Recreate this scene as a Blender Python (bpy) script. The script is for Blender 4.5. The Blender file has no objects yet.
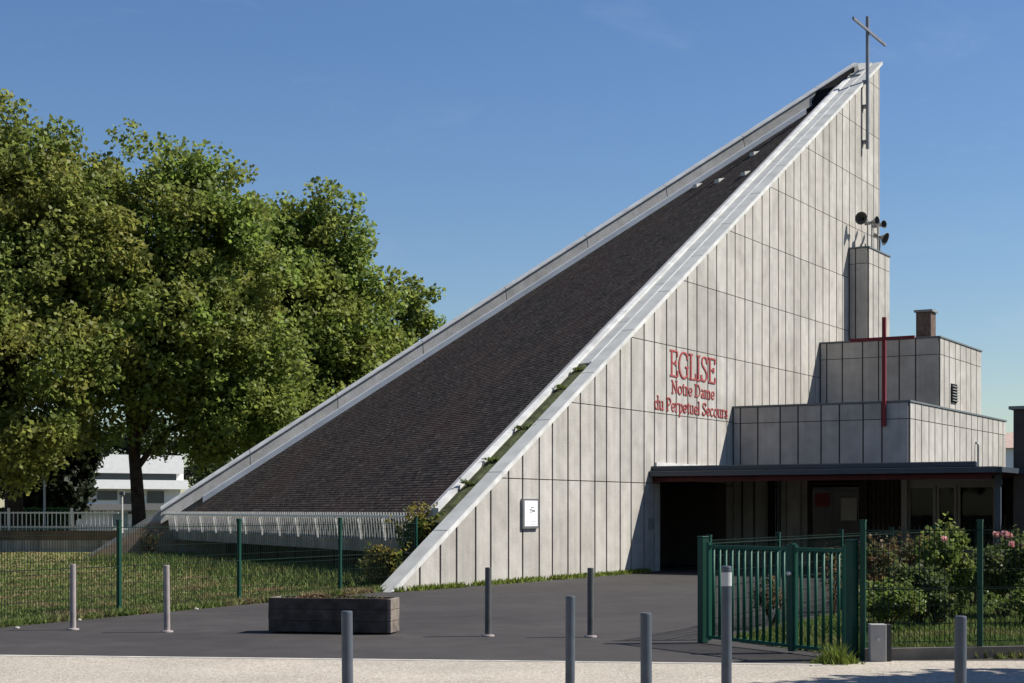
import bpy, math, random
import numpy as np
from mathutils import Vector, Matrix
random.seed(7); rng = np.random.default_rng(11)
SC = bpy.context.scene
COL = SC.collection
R = math.radians
V = lambda *a: Vector(a)

# ------------------------------------------------------------------ camera
EYE, FPX, HOR = 1.65, 1575.0, 510.0
cam_d = bpy.data.cameras.new('camera'); cam = bpy.data.objects.new('camera', cam_d); COL.objects.link(cam)
cam.location = (0, 0, EYE); cam.rotation_euler = (R(90), 0, 0)
cam_d.sensor_width = 36; cam_d.lens = FPX/1024*36; cam_d.shift_y = (HOR-341.5)/1024
cam_d.clip_start = 0.1; cam_d.clip_end = 3000
SC.camera = cam

# ------------------------------------------------------------------ world and sun
SUN_EL, SUN_AZ = 47.5, 83.0            # azimuth clockwise from +Y
w = bpy.data.worlds.new('World'); SC.world = w; w.use_nodes = True
nt = w.node_tree; nt.nodes.clear()
sky = nt.nodes.new('ShaderNodeTexSky'); sky.sky_type = 'NISHITA'; sky.sun_disc = False
sky.sun_elevation = R(SUN_EL); sky.sun_rotation = R(SUN_AZ)
sky.altitude = 0; sky.air_density = 1.15; sky.dust_density = 0.3; sky.ozone_density = 4.5
bg = nt.nodes.new('ShaderNodeBackground'); bg.inputs['Strength'].default_value = 0.064
wo = nt.nodes.new('ShaderNodeOutputWorld')
hs = nt.nodes.new('ShaderNodeHueSaturation'); hs.inputs['Saturation'].default_value = 1.15; hs.inputs['Hue'].default_value = .508; nt.links.new(sky.outputs[0], hs.inputs['Color'])
wtc = nt.nodes.new('ShaderNodeTexCoord'); wmp = nt.nodes.new('ShaderNodeMapping'); wmp.inputs['Scale'].default_value = (3.5, 3.5, 9); wmp.inputs['Rotation'].default_value = (0, .35, .2)
wn = nt.nodes.new('ShaderNodeTexNoise'); wn.inputs['Scale'].default_value = 2.2; wn.inputs['Detail'].default_value = 9; wn.inputs['Roughness'].default_value = .62; wn.inputs['Distortion'].default_value = .4
wr = nt.nodes.new('ShaderNodeMapRange'); wr.inputs[1].default_value = .56; wr.inputs[2].default_value = .86; wr.inputs[3].default_value = 0; wr.inputs[4].default_value = .13
wm = nt.nodes.new('ShaderNodeMix'); wm.data_type = 'RGBA'; wm.inputs[7].default_value = (6.5, 7.0, 7.6, 1)
nt.links.new(wtc.outputs['Generated'], wmp.inputs['Vector']); nt.links.new(wmp.outputs[0], wn.inputs['Vector']); nt.links.new(wn.outputs['Fac'], wr.inputs[0])
nt.links.new(wr.outputs[0], wm.inputs[0]); nt.links.new(hs.outputs[0], wm.inputs[6]); nt.links.new(wm.outputs[2], bg.inputs[0]); nt.links.new(bg.outputs[0], wo.inputs[0])
sd = bpy.data.lights.new('sun', 'SUN'); sd.energy = 4.9; sd.angle = R(0.53); sd.color = (1.0, .95, .86)
sun = bpy.data.objects.new('sun', sd); COL.objects.link(sun)
sdir = V(math.sin(R(SUN_AZ))*math.cos(R(SUN_EL)), math.cos(R(SUN_AZ))*math.cos(R(SUN_EL)), math.sin(R(SUN_EL)))
sun.rotation_euler = sdir.to_track_quat('Z', 'Y').to_euler(); sun.location = (30, 5, 40)
vs = SC.view_settings; vs.view_transform = 'Standard'; vs.look = 'None'; vs.gamma = 1; vs.use_curve_mapping = False
vs.exposure = 0.72

# ------------------------------------------------------------------ materials
def mat(name, col, rough=.8, spec=.3, metal=0.0, var=0.0, scale=3.0, island=0.0, bump=0.0, bscale=40, col2=None, c2scale=.4,
        streak=0.0, transl=0.0, c2lo=.45, c2hi=.6):
    m = bpy.data.materials.new(name); m.use_nodes = True
    t = m.node_tree; n = t.nodes; L = t.links
    p = n['Principled BSDF']; p.inputs['Roughness'].default_value = rough; p.inputs['Metallic'].default_value = metal
    p.inputs['Specular IOR Level'].default_value = spec
    tc = n.new('ShaderNodeTexCoord').outputs['Object']
    geo = n.new('ShaderNodeNewGeometry')
    rgb = n.new('ShaderNodeRGB'); rgb.outputs[0].default_value = (*col, 1); out = rgb.outputs[0]
    def noise(sc, det=5, vec=None):
        z = n.new('ShaderNodeTexNoise'); z.inputs['Scale'].default_value = sc; z.inputs['Detail'].default_value = det
        L.new(vec or tc, z.inputs['Vector']); return z.outputs['Fac']
    def ramp(src, a, b, lo, hi):
        q = n.new('ShaderNodeMapRange'); L.new(src, q.inputs[0])
        q.inputs[1].default_value = a; q.inputs[2].default_value = b; q.inputs[3].default_value = lo; q.inputs[4].default_value = hi
        return q.outputs[0]
    def mul(c, f):
        q = n.new('ShaderNodeMix'); q.data_type = 'RGBA'; q.blend_type = 'MULTIPLY'; q.inputs[0].default_value = 1
        L.new(c, q.inputs[6]); L.new(f, q.inputs[7]); return q.outputs[2]
    if col2:
        q = n.new('ShaderNodeMix'); q.data_type = 'RGBA'; q.inputs[7].default_value = (*col2, 1)
        L.new(out, q.inputs[6]); L.new(ramp(noise(c2scale), c2lo, c2hi, 0, 1), q.inputs[0]); out = q.outputs[2]
    if var:
        out = mul(out, ramp(noise(scale, 7), .3, .7, 1-var, 1+var))
    if island:
        out = mul(out, ramp(geo.outputs['Random Per Island'], 0, 1, 1-island, 1+island))
    if streak:
        mp = n.new('ShaderNodeMapping'); mp.inputs['Scale'].default_value = (5, 5, .22); L.new(tc, mp.inputs['Vector'])
        out = mul(out, ramp(noise(1.0, 5, mp.outputs[0]), .38, .66, 1+streak*.3, 1-streak))
    L.new(out, p.inputs['Base Color'])
    if bump:
        b = n.new('ShaderNodeBump'); b.inputs['Strength'].default_value = bump; b.inputs['Distance'].default_value = .02
        L.new(noise(bscale, 4), b.inputs['Height']); L.new(b.outputs[0], p.inputs['Normal'])
    if transl:
        tr = n.new('ShaderNodeBsdfTranslucent'); L.new(out, tr.inputs[0])
        mx = n.new('ShaderNodeMixShader'); mx.inputs[0].default_value = transl
        L.new(p.outputs[0], mx.inputs[1]); L.new(tr.outputs[0], mx.inputs[2]); L.new(mx.outputs[0], n['Material Output'].inputs[0])
    return m

M = {}
M['panel'] = mat('concrete_panel', (.415, .394, .360), .88, .2, var=.11, scale=2.6, island=.08, bump=.25, bscale=18, streak=.10,
                 col2=(.36, .34, .308), c2scale=.5)
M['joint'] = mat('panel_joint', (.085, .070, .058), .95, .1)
M['conc'] = mat('concrete', (.36, .345, .32), .9, .2, var=.2, scale=1.5, bump=.2, streak=.2)
M['coping'] = mat('coping_grey', (.37, .375, .36), .7, .3, var=.14, scale=2.0)
M['white_edge'] = mat('coping_white', (.54, .535, .515), .7, .3, var=.2, scale=2.5)
M['zinc'] = mat('zinc', (.58, .60, .62), .5, .5, metal=.1, var=.12, scale=1.2)
M['footc'] = mat('foot_concrete', (.30, .22, .155), .9, .2, var=.25, scale=2.5, bump=.2)
M['porch'] = mat('porch_shade_tone', (.06, .05, .046), .8, .15, var=.15)  # dark tone stands in for shade under the canopy
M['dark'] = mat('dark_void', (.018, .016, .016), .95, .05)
M['soffit'] = mat('soffit_board', (.07, .016, .016), .7, .2, var=.2)
M['fascia'] = mat('fascia_metal', (.045, .058, .075), .5, .4, var=.1)
M['fascia2'] = mat('fascia_edge', (.12, .135, .14), .5, .4, var=.1)
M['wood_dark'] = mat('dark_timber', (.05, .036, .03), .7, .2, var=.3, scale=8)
M['frame_pale'] = mat('pale_frame', (.40, .38, .36), .6, .3)
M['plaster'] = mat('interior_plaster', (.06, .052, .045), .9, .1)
M['red'] = mat('red_paint', (.17, .014, .02), .5, .3, var=.1)
M['letters'] = mat('red_letter', (.30, .060, .056), .55, .3, var=.15, scale=6)
M['steel'] = mat('grey_steel', (.22, .22, .23), .45, .5, metal=.5, var=.15)
M['horn'] = mat('horn_grey', (.20, .205, .20), .55, .4, var=.2)
M['horn_in'] = mat('horn_inside', (.055, .055, .055), .8, .2)
M['brick'] = mat('chimney_brick', (.12, .085, .068), .9, .2, var=.3, scale=9, bump=.3)
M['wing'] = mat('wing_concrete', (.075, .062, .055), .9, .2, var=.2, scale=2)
M['green'] = mat('fence_green', (.004, .044, .029), .5, .28, var=.12)
M['gate'] = mat('gate_green', (.006, .072, .046), .55, .25, var=.12)
M['wire'] = mat('wire_green', (.006, .018, .013), .7, .15)
M['bollard_d'] = mat('bollard_dark', (.068, .082, .102), .5, .35, var=.2, scale=7)
M['bollard_l'] = mat('bollard_light', (.30, .26, .25), .55, .4, var=.2, scale=7)
M['bollard_g'] = mat('bollard_grey', (.085, .088, .088), .5, .35, var=.2, scale=7)
M['band'] = mat('silver_band', (.45, .46, .46), .35, .5)
M['planter'] = mat('planter_wood', (.070, .056, .048), .85, .2, var=.45, scale=6, bump=.4, bscale=25, island=.2)
M['planter_end_lit'] = mat('planter_end_wood_lit', (.16, .135, .115), .85, .2, var=.4, scale=6, bump=.4, island=.15)  # lighter copy of the planter wood, sunlight put into the colour
M['soil'] = mat('soil', (.10, .065, .045), .95, .1, var=.4, scale=14)
M['cabinet'] = mat('cabinet_grey', (.34, .32, .31), .6, .3, var=.12)
M['white'] = mat('white_render', (.78, .78, .77), .8, .2, var=.05)
M['paper'] = mat('paper_white', (.82, .82, .80), .7, .2)
M['ink'] = mat('print_grey', (.18, .18, .18), .8, .1)
M['winband'] = mat('dark_window_band', (.05, .06, .07), .2, .5)
M['rail'] = mat('rail_white', (.62, .62, .60), .6, .3)
M['grille'] = mat('grille_white', (.66, .64, .60), .6, .3, var=.12, scale=6)
M['bark'] = mat('bark', (.050, .038, .030), .95, .1, var=.4, scale=5, bump=.6, bscale=9)
M['stem'] = mat('stem', (.07, .05, .03), .9, .1, var=.2)
leafkw = dict(rough=.55, spec=.28, island=.42, transl=.52)
M['leaf'] = mat('plane_leaf', (.175, .220, .050), col2=(.220, .235, .056), c2scale=.25, **leafkw)
M['leaf2'] = mat('plane_leaf_green', (.185, .255, .052), col2=(.235, .270, .060), c2scale=.3, **leafkw)
M['leafy'] = mat('plane_leaf_yellow', (.230, .235, .054), col2=(.180, .210, .052), c2scale=.3, **leafkw)
M['conifer'] = mat('conifer_needles', (.028, .038, .020), **leafkw)
M['shrub'] = mat('shrub_leaf', (.12, .175, .038), col2=(.18, .20, .048), c2scale=2.5, **leafkw)
M['shrub_d'] = mat('shrub_dark_leaf', (.075, .11, .035), col2=(.11, .12, .04), c2scale=2.5, **leafkw)
M['shrub_y'] = mat('shrub_yellow_leaf', (.23, .19, .04), col2=(.085, .13, .025), c2scale=1.8, **leafkw)
M['shrub_r'] = mat('shrub_red_leaf', (.13, .075, .04), col2=(.085, .11, .035), c2scale=3.5, **leafkw)
M['hedge'] = mat('hedge_leaf', (.09, .15, .035), col2=(.12, .17, .04), c2scale=.8, **leafkw)
M['rose'] = mat('rose_petal', (.80, .46, .44), .6, .2, island=.25, transl=.2)
M['grass'] = mat('grass_blade', (.130, .170, .048), .7, .15, island=.4, transl=.35, col2=(.24, .180, .10), c2scale=1.1, c2lo=.49, c2hi=.62)
M['grass_t'] = mat('grass_lush', (.095, .140, .035), .7, .15, island=.4, transl=.3, col2=(.165, .155, .060), c2scale=.9, c2lo=.48, c2hi=.68)
M['weed'] = mat('weed_blade', (.15, .19, .035), .7, .15, island=.35, transl=.25)

def node_mat(name): 
    m = bpy.data.materials.new(name); m.use_nodes = True
    return m, m.node_tree.nodes, m.node_tree.links, m.node_tree.nodes['Principled BSDF']

def asphalt_mat():
    m, n, L, p = node_mat('asphalt')
    tc = n.new('ShaderNodeTexCoord').outputs['Object']
    def nz(s, d=4):
        z = n.new('ShaderNodeTexNoise'); z.inputs['Scale'].default_value = s; z.inputs['Detail'].default_value = d; L.new(tc, z.inputs['Vector']); return z.outputs['Fac']
    def mr(src, a, b, lo, hi):
        q = n.new('ShaderNodeMapRange'); L.new(src, q.inputs[0])
        for i, v in enumerate((a, b, lo, hi)): q.inputs[i+1].default_value = v
        return q.outputs[0]
    def mm(op, a, b):
        q = n.new('ShaderNodeMath'); q.operation = op; L.new(a, q.inputs[0]); L.new(b, q.inputs[1]); return q.outputs[0]
    f = mm('MULTIPLY', mr(nz(.35, 6), .3, .7, .82, 1.16), mr(nz(60, 2), .3, .7, .75, 1.25))
    f = mm('MULTIPLY', f, mr(nz(2.2, 5), .35, .65, .90, 1.10)); f = mm('MULTIPLY', f, mr(nz(26, 2), .66, .74, 1, 1.5)); f = mm('MULTIPLY', f, mr(nz(.9, 3), .60, .66, 1, 1.14))
    c = n.new('ShaderNodeMix'); c.data_type = 'RGBA'; c.blend_type = 'MULTIPLY'; c.inputs[0].default_value = 1
    c.inputs[6].default_value = (.043, .0395, .0385, 1); L.new(f, c.inputs[7]); L.new(c.outputs[2], p.inputs['Base Color'])
    p.inputs['Roughness'].default_value = .9; p.inputs['Specular IOR Level'].default_value = .2
    b = n.new('ShaderNodeBump'); b.inputs['Strength'].default_value = .35; b.inputs['Distance'].default_value = .01
    L.new(nz(120, 2), b.inputs['Height']); L.new(b.outputs[0], p.inputs['Normal']); return m
M['asphalt'] = asphalt_mat()

def pave_mat():
    m, n, L, p = node_mat('gravel_pavement')
    tc = n.new('ShaderNodeTexCoord').outputs['Object']
    z = n.new('ShaderNodeTexNoise'); z.inputs['Scale'].default_value = .6; z.inputs['Detail'].default_value = 8; L.new(tc, z.inputs['Vector'])
    vo = n.new('ShaderNodeTexVoronoi'); vo.inputs['Scale'].default_value = 45; L.new(tc, vo.inputs['Vector'])
    cr = n.new('ShaderNodeValToRGB'); L.new(vo.outputs['Color'], cr.inputs[0])
    cr.color_ramp.elements[0].color = (.22, .19, .155, 1); cr.color_ramp.elements[1].color = (.45, .41, .355, 1)
    q = n.new('ShaderNodeMapRange'); L.new(z.outputs['Fac'], q.inputs[0])
    for i, v in enumerate((.3, .7, .85, 1.12)): q.inputs[i+1].default_value = v
    c = n.new('ShaderNodeMix'); c.data_type = 'RGBA'; c.blend_type = 'MULTIPLY'; c.inputs[0].default_value = 1
    L.new(cr.outputs[0], c.inputs[6]); L.new(q.outputs[0], c.inputs[7]); L.new(c.outputs[2], p.inputs['Base Color'])
    p.inputs['Roughness'].default_value = .9; p.inputs['Specular IOR Level'].default_value = .2
    b = n.new('ShaderNodeBump'); b.inputs['Strength'].default_value = .4; b.inputs['Distance'].default_value = .01
    L.new(vo.outputs['Distance'], b.inputs['Height']); L.new(b.outputs[0], p.inputs['Normal']); return m
M['pave'] = pave_mat()
M['lawn'] = mat('lawn_earth', (.15, .145, .06), .95, .1, var=.3, scale=9, col2=(.20, .145, .065), c2scale=.5, c2lo=.47, c2hi=.66)
M['earth'] = mat('earth', (.075, .075, .045), .95, .1, var=.3, scale=2)

def roof_mat():
    m, n, L, p = node_mat('roof_tile')
    uv = n.new('ShaderNodeUVMap').outputs[0]; tc = n.new('ShaderNodeTexCoord').outputs['Object']
    br = n.new('ShaderNodeTexBrick'); L.new(uv, br.inputs['Vector'])
    br.inputs['Scale'].default_value = 1; br.inputs['Brick Width'].default_value = .17; br.inputs['Row Height'].default_value = .113
    br.inputs['Mortar Size'].default_value = .006; br.inputs['Mortar Smooth'].default_value = .1; br.inputs['Bias'].default_value = -.1
    br.inputs['Color1'].default_value = (.011, .008, .0068, 1); br.inputs['Color2'].default_value = (.052, .038, .031, 1)
    br.inputs['Mortar'].default_value = (.006, .005, .0045, 1)
    def nz(s, d=6, vec=None):
        z = n.new('ShaderNodeTexNoise'); z.inputs['Scale'].default_value = s; z.inputs['Detail'].default_value = d; L.new(vec or tc, z.inputs['Vector']); return z.outputs['Fac']
    def mix(fac, a, colb, bt='MIX'):
        q = n.new('ShaderNodeMix'); q.data_type = 'RGBA'; q.blend_type = bt
        L.new(fac, q.inputs[0]); L.new(a, q.inputs[6]); q.inputs[7].default_value = (*colb, 1); return q.outputs[2]
    def mr(src, a, b, lo, hi):
        q = n.new('ShaderNodeMapRange'); L.new(src, q.inputs[0])
        for i, v in enumerate((a, b, lo, hi)): q.inputs[i+1].default_value = v
        return q.outputs[0]
    c = br.outputs['Color']
    c = mix(mr(nz(.33), .48, .68, 0, .4), c, (.050, .024, .019))         # reddish newer tiles
    mp = n.new('ShaderNodeMapping'); mp.inputs['Scale'].default_value = (1.4, .10, 1); L.new(uv, mp.inputs['Vector'])
    c = mix(mr(nz(1, 6, mp.outputs[0]), .50, .74, 0, .45), c, (.062, .053, .044))  # lichen streaks down the slope
    c = mix(mr(nz(7, 4), .58, .70, 0, .7), c, (.13, .118, .098))
    L.new(c, p.inputs['Base Color']); p.inputs['Roughness'].default_value = .85; p.inputs['Specular IOR Level'].default_value = .2
    b = n.new('ShaderNodeBump'); b.inputs['Strength'].default_value = .5; b.inputs['Distance'].default_value = .01
    L.new(nz(22, 3), b.inputs['Height']); L.new(b.outputs[0], p.inputs['Normal'])
    return m
M['roof'] = roof_mat()

def glass_mat():
    m, n, L, p = node_mat('window_glass')
    tr = n.new('ShaderNodeBsdfTransparent'); tr.inputs[0].default_value = (.55, .58, .57, 1)
    gl = n.new('ShaderNodeBsdfGlossy'); gl.inputs['Roughness'].default_value = .02; gl.inputs[0].default_value = (.45, .48, .5, 1)
    fr = n.new('ShaderNodeFresnel'); fr.inputs['IOR'].default_value = 1.3
    mx = n.new('ShaderNodeMixShader'); L.new(fr.outputs[0], mx.inputs[0]); L.new(tr.outputs[0], mx.inputs[1]); L.new(gl.outputs[0], mx.inputs[2])
    L.new(mx.outputs[0], n['Material Output'].inputs[0]); return m
M['glass'] = glass_mat()

# ------------------------------------------------------------------ builders
def tag(o, label=None, cat=None, group=None, kind=None):
    if label: o['label'] = label
    if cat: o['category'] = cat
    if group: o['group'] = group
    if kind: o['kind'] = kind
    return o
def thing(name, label, cat, loc=(0, 0, 0), rz=0, group=None):
    o = bpy.data.objects.new(name, None); COL.objects.link(o); o.location = loc; o.rotation_euler = (0, 0, rz)
    o.empty_display_size = .2
    return tag(o, label, cat, group)

class MB:
    def __init__(s): s.v = []; s.f = []; s.m = []; s.uv = {}
    def face(s, pts, mi=0, uvs=None):
        b = len(s.v); s.v += [tuple(p) for p in pts]; s.f.append(tuple(range(b, b+len(pts)))); s.m.append(mi)
        if uvs: s.uv[len(s.f)-1] = uvs
    def raw(s, pts, faces, mi=0):
        b = len(s.v); s.v += [tuple(p) for p in pts]
        for f in faces: s.f.append(tuple(b+i for i in f)); s.m.append(mi)
    def prism(s, poly, off, mi=0, side_mi=None):      # poly: 3D points CCW seen from front; extruded backwards by off
        n = len(poly); off = Vector(off); b = [Vector(p)+off for p in poly]
        pts = [Vector(p) for p in poly] + b
        s.raw(pts, [tuple(range(n)), tuple(range(2*n-1, n-1, -1))], mi)
        base = len(s.v)-2*n
        for i in range(n):
            j = (i+1) % n; s.f.append((base+i, base+n+i, base+n+j, base+j)); s.m.append(mi if side_mi is None else side_mi)
    def box(s, o, ex, ey, ez, mi=0):                  # origin corner and three edge vectors
        o, ex, ey, ez = map(Vector, (o, ex, ey, ez))
        p = [o, o+ex, o+ex+ey, o+ey, o+ez, o+ex+ez, o+ex+ey+ez, o+ey+ez]
        fs = [(0, 3, 2, 1), (4, 5, 6, 7), (0, 1, 5, 4), (1, 2, 6, 5), (2, 3, 7, 6), (3, 0, 4, 7)]
        if ex.cross(ey).dot(ez) < 0: fs = [f[::-1] for f in fs]
        s.raw(p, fs, mi)
    def cbox(s, c, sx, sy, sz, mi=0, rz=0):           # box centred in x,y standing on c.z
        c = Vector(c); ca, sa = math.cos(rz), math.sin(rz)
        ex = V(ca*sx, sa*sx, 0); ey = V(-sa*sy, ca*sy, 0)
        s.box(c-ex/2-ey/2, ex, ey, V(0, 0, sz), mi)
    def tube(s, path, rad, n=8, mi=0, cap=True):
        path = [Vector(p) for p in path]
        if not hasattr(rad, '__len__'): rad = [rad]*len(path)
        b = len(s.v)
        for i, p in enumerate(path):
            d = (path[min(i+1, len(path)-1)]-path[max(i-1, 0)]).normalized()
            a = d.orthogonal() if i == 0 else (pa - d*pa.dot(d))
            if a.length < 1e-6: a = d.orthogonal()
            a.normalize(); pa = a; c = d.cross(a)
            for k in range(n):
                th = 2*math.pi*k/n; s.v.append(tuple(p+(a*math.cos(th)+c*math.sin(th))*rad[i]))
        for i in range(len(path)-1):
            for k in range(n):
                k2 = (k+1) % n; s.f.append((b+i*n+k, b+i*n+k2, b+(i+1)*n+k2, b+(i+1)*n+k)); s.m.append(mi)
        if cap:
            s.f.append(tuple(b+k for k in reversed(range(n)))); s.m.append(mi)
            e = b+(len(path)-1)*n; s.f.append(tuple(e+k for k in range(n))); s.m.append(mi)
    def build(s, name, mats, parent=None, org=(0, 0, 0), smooth=False, bevel=0):
        if not isinstance(mats, (list, tuple)): mats = [mats]
        o = Vector(org); me = bpy.data.meshes.new(name)
        me.from_pydata([tuple(Vector(p)-o) for p in s.v], [], s.f)
        for m in mats: me.materials.append(m)
        me.polygons.foreach_set('material_index', s.m)
        if smooth: me.polygons.foreach_set('use_smooth', [True]*len(s.f))
        if s.uv:
            ul = me.uv_layers.new(name='UVMap')
            for fi, uvs in s.uv.items():
                for li, u in zip(me.polygons[fi].loop_indices, uvs): ul.data[li].uv = u
        me.update()
        ob = bpy.data.objects.new(name, me); COL.objects.link(ob)
        if parent: ob.parent = parent
        else: ob.location = o
        if bevel:
            md = ob.modifiers.new('bevel', 'BEVEL'); md.width = bevel; md.segments = 2; md.limit_method = 'ANGLE'
        return ob

def npmesh(name, verts, faces, mats, parent=None, org=(0, 0, 0), mi=None):
    me = bpy.data.meshes.new(name); nv, nf, k = len(verts), len(faces), faces.shape[1]
    me.vertices.add(nv); me.vertices.foreach_set('co', (verts-np.array(org)).astype(np.float32).ravel())
    me.loops.add(nf*k); me.loops.foreach_set('vertex_index', faces.astype(np.int32).ravel())
    me.polygons.add(nf); me.polygons.foreach_set('loop_start', np.arange(0, nf*k, k, dtype=np.int32))
    if not isinstance(mats, (list, tuple)): mats = [mats]
    for m in mats: me.materials.append(m)
    if mi is not None: me.polygons.foreach_set('material_index', mi.astype(np.int32))
    me.update(calc_edges=True); me.validate()
    o = bpy.data.objects.new(name, me); COL.objects.link(o)
    if parent: o.parent = parent
    else: o.location = org
    return o

def leaf_quads(c, size, flat=.5, droop=.3):
    """c: (n,3) leaf centres, size: (n,), random folded rhombic leaves"""
    n = len(c)
    nor = rng.normal(size=(n, 3)); nor[:, 2] = np.abs(nor[:, 2])*flat*2+.15; nor /= np.linalg.norm(nor, axis=1)[:, None]
    a = rng.normal(size=(n, 3)); a -= nor*(a*nor).sum(1)[:, None]; a /= np.linalg.norm(a, axis=1)[:, None]
    b = np.cross(nor, a); s = size[:, None]
    p0 = c-a*s*.5; p2 = c+a*s*.55-np.array([0, 0, 1])*s*droop*.3
    p1 = c+b*s*.40+a*s*.08; p3 = c-b*s*.40+a*s*.08
    v = np.stack([p0, p1, p2, p3], 1).reshape(-1, 3)
    return v, np.arange(4*n).reshape(-1, 4)

def clip(poly, f):                                    # Sutherland-Hodgman against f(p) >= 0, 2D
    out = []
    for i in range(len(poly)):
        a, b = poly[i], poly[(i+1) % len(poly)]; fa, fb = f(a), f(b)
        if fa >= 0: out.append(a)
        if (fa >= 0) != (fb >= 0):
            k = fa/(fa-fb); out.append((a[0]+(b[0]-a[0])*k, a[1]+(b[1]-a[1])*k))
    return out
def clean(poly):
    o = []
    for p in poly:
        if not o or (abs(p[0]-o[-1][0])+abs(p[1]-o[-1][1])) > 1e-4: o.append(p)
    if len(o) > 1 and (abs(o[0][0]-o[-1][0])+abs(o[0][1]-o[-1][1])) < 1e-4: o.pop()
    return o
def area(p): return .5*sum(p[i][0]*p[(i+1) % len(p)][1]-p[(i+1) % len(p)][0]*p[i][1] for i in range(len(p)))

def face_panels(mb, P, xs, zs, regions, nrm, depth=.032, gap=.070, mi=0):
    """panels proud of a backing; P(x,z)->3D on the backing face; regions: list of lists of half planes"""
    nrm = Vector(nrm)
    for i in range(len(xs)-1):
        for j in range(len(zs)-1):
            g = gap/2; cell = [(xs[i]+g, zs[j]+.011), (xs[i+1]-g, zs[j]+.011), (xs[i+1]-g, zs[j+1]-.011), (xs[i]+g, zs[j+1]-.011)]
            for reg in regions:
                c = cell
                for h in reg:
                    if c: c = clip(c, h)
                c = clean(c)
                if len(c) < 3 or area(c) < .01: continue
                mb.prism([P(x, z)+nrm*depth for x, z in c], -nrm*(depth-.002), mi)

def joints(a0, a1, start, w1, w2):
    xs = [a0]; x = start; k = 0
    while x > a0: x -= (w1+w2)
    while x < a1-.12:
        if x > a0+.12: xs.append(x)
        x += w1 if k % 2 == 0 else w2; k += 1
    return xs+[a1]

# ------------------------------------------------------------------ layout frames
TH = math.atan(922/FPX)
U = V(math.sin(TH), math.cos(TH), 0); N = V(math.cos(TH), -math.sin(TH), 0)       # along the big wall; out of it
W0 = V(-2, 32.5, 0)
def F(t, d, z): return W0+U*t+N*d+V(0, 0, z)
L0 = V(-14.5, 53, 0); LT = F(31.5, 0, 0)
LU = (V(13.35, 59.6, 0)-L0).normalized(); LN = V(LU.y, -LU.x, 0)                     # far wall: along; towards the roof
def FL(s, d, z): return L0+LU*s+LN*d+V(0, 0, z)
RS = .572
def zr(t): return RS*(t+1)
LS = .6566
def zl(s): return s*.6775 if s < 2.76 else 1.87+LS*(s-2.76)
TE, SE = 31.5, 28.0
det = U.x*LU.y-U.y*LU.x
GX = (RS*LU.y-U.y*LS)/det; GY = (U.x*LS-LU.x*RS)/det
ROOF_C = zl(20)-.74-(GX*FL(20, .3, 0).x+GY*FL(20, .3, 0).y)
def zroof(p): return GX*p.x+GY*p.y+ROOF_C
def onp(px, tpl, d0=0):                                # distance out of the wall where column px meets the plane t = tpl
    a = (px-512)/FPX; p = F(tpl, 0, 0); return (a*p.y-p.x)/(N.x-a*N.y)
def zat(p, py): return EYE+(HOR-py)*p.y/FPX

# ------------------------------------------------------------------ ground
def sheet(name, pts, z, m):
    b = MB(); b.face([(x, y, z) for x, y in pts]); return tag(b.build(name, m), kind='structure')
sheet('ground', [(-700, -300), (700, -300), (700, 1500), (-700, 1500)], -.16, M['earth'])
FA, FB = V(-9.35, 17.75, 0), V(-2.55, 32.0, 0)         # line of the lawn fence
FD = (FB-FA).normalized(); FNl = V(-FD.y, FD.x, 0)
lawn_poly = [(-60, 62), (-60, 16.5), (FA.x-.2, FA.y-.9), (FA.x, FA.y), (FB.x, FB.y), (F(1, -.3, 0).x, F(1, -.3, 0).y), (-1.0, 36), (-10.5, 54.5), (-12, 62)]
sheet('lawn', lawn_poly, -.006, M['lawn'])
asph = [(FA.x-.2, FA.y-.9), (FA.x, FA.y), (FB.x, FB.y)]+[(F(t, -.1, 0).x, F(t, -.1, 0).y) for t in (-1, 17.4)]+[(F(17.4, 14, 0).x, F(17.4, 14, 0).y), (18, 30), (18, 15.8), (3, 16.3)]
sheet('asphalt', asph, -.002, M['asphalt'])
PE = [(-70, 22.6), (-5.8, 17.82), (0, 17.15), (3.3, 16.75), (3.85, 17.2), (60, 17.6)]
PW = [PE[0]]
for (x0, y0), (x1, y1) in zip(PE, PE[1:]):
    k_ = max(2, int(abs(x1-x0)/.35)) if abs(x0) < 15 or abs(x1) < 15 else 2
    for i_ in range(1, k_+1): PW.append((x0+(x1-x0)*i_/k_, y0+(y1-y0)*i_/k_+(random.uniform(-.03, .03) if -6 < x0+(x1-x0)*i_/k_ < 3.2 else 0)))
sheet('pavement', [(-70, 8.3), (60, 8.3)]+PW[::-1], .003, M['pave'])
sheet('road', [(-120, -8), (120, -8), (120, 8.12), (-120, 8.12)], -.11, M['asphalt'])
b = MB(); b.box((-120, 8.12, -.3), (240, 0, 0), (0, .18, 0), (0, 0, .306)); tag(b.build('kerb', M['conc']), kind='structure')
sheet('far_pavement', [(-120, -14), (120, -14), (120, -8.1), (-120, -8.1)], .0, M['asphalt'])
b = MB()                                                # pale edging laid flush along the asphalt
for (x0, y0), (x1, y1) in zip(PE[:3], PE[1:4]):
    d = V(x1-x0, y1-y0, 0); q = V(-d.y, d.x, 0).normalized()*.05
    b.box(V(x0, y0, -.05)-q, d, q*2, V(0, 0, .058))
tag(b.build('edging', mat('edging_stone', (.40, .38, .345), .9, .2, var=.25, scale=3)), kind='structure')
GP = [(3.95, 17.45), (2.75, 19.9), (3.98, 22.4), (9.4, 33.2), (17.5, 33.2), (17.5, 17.7)]
sheet('garden_lawn', GP, .002, M['lawn'])

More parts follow.
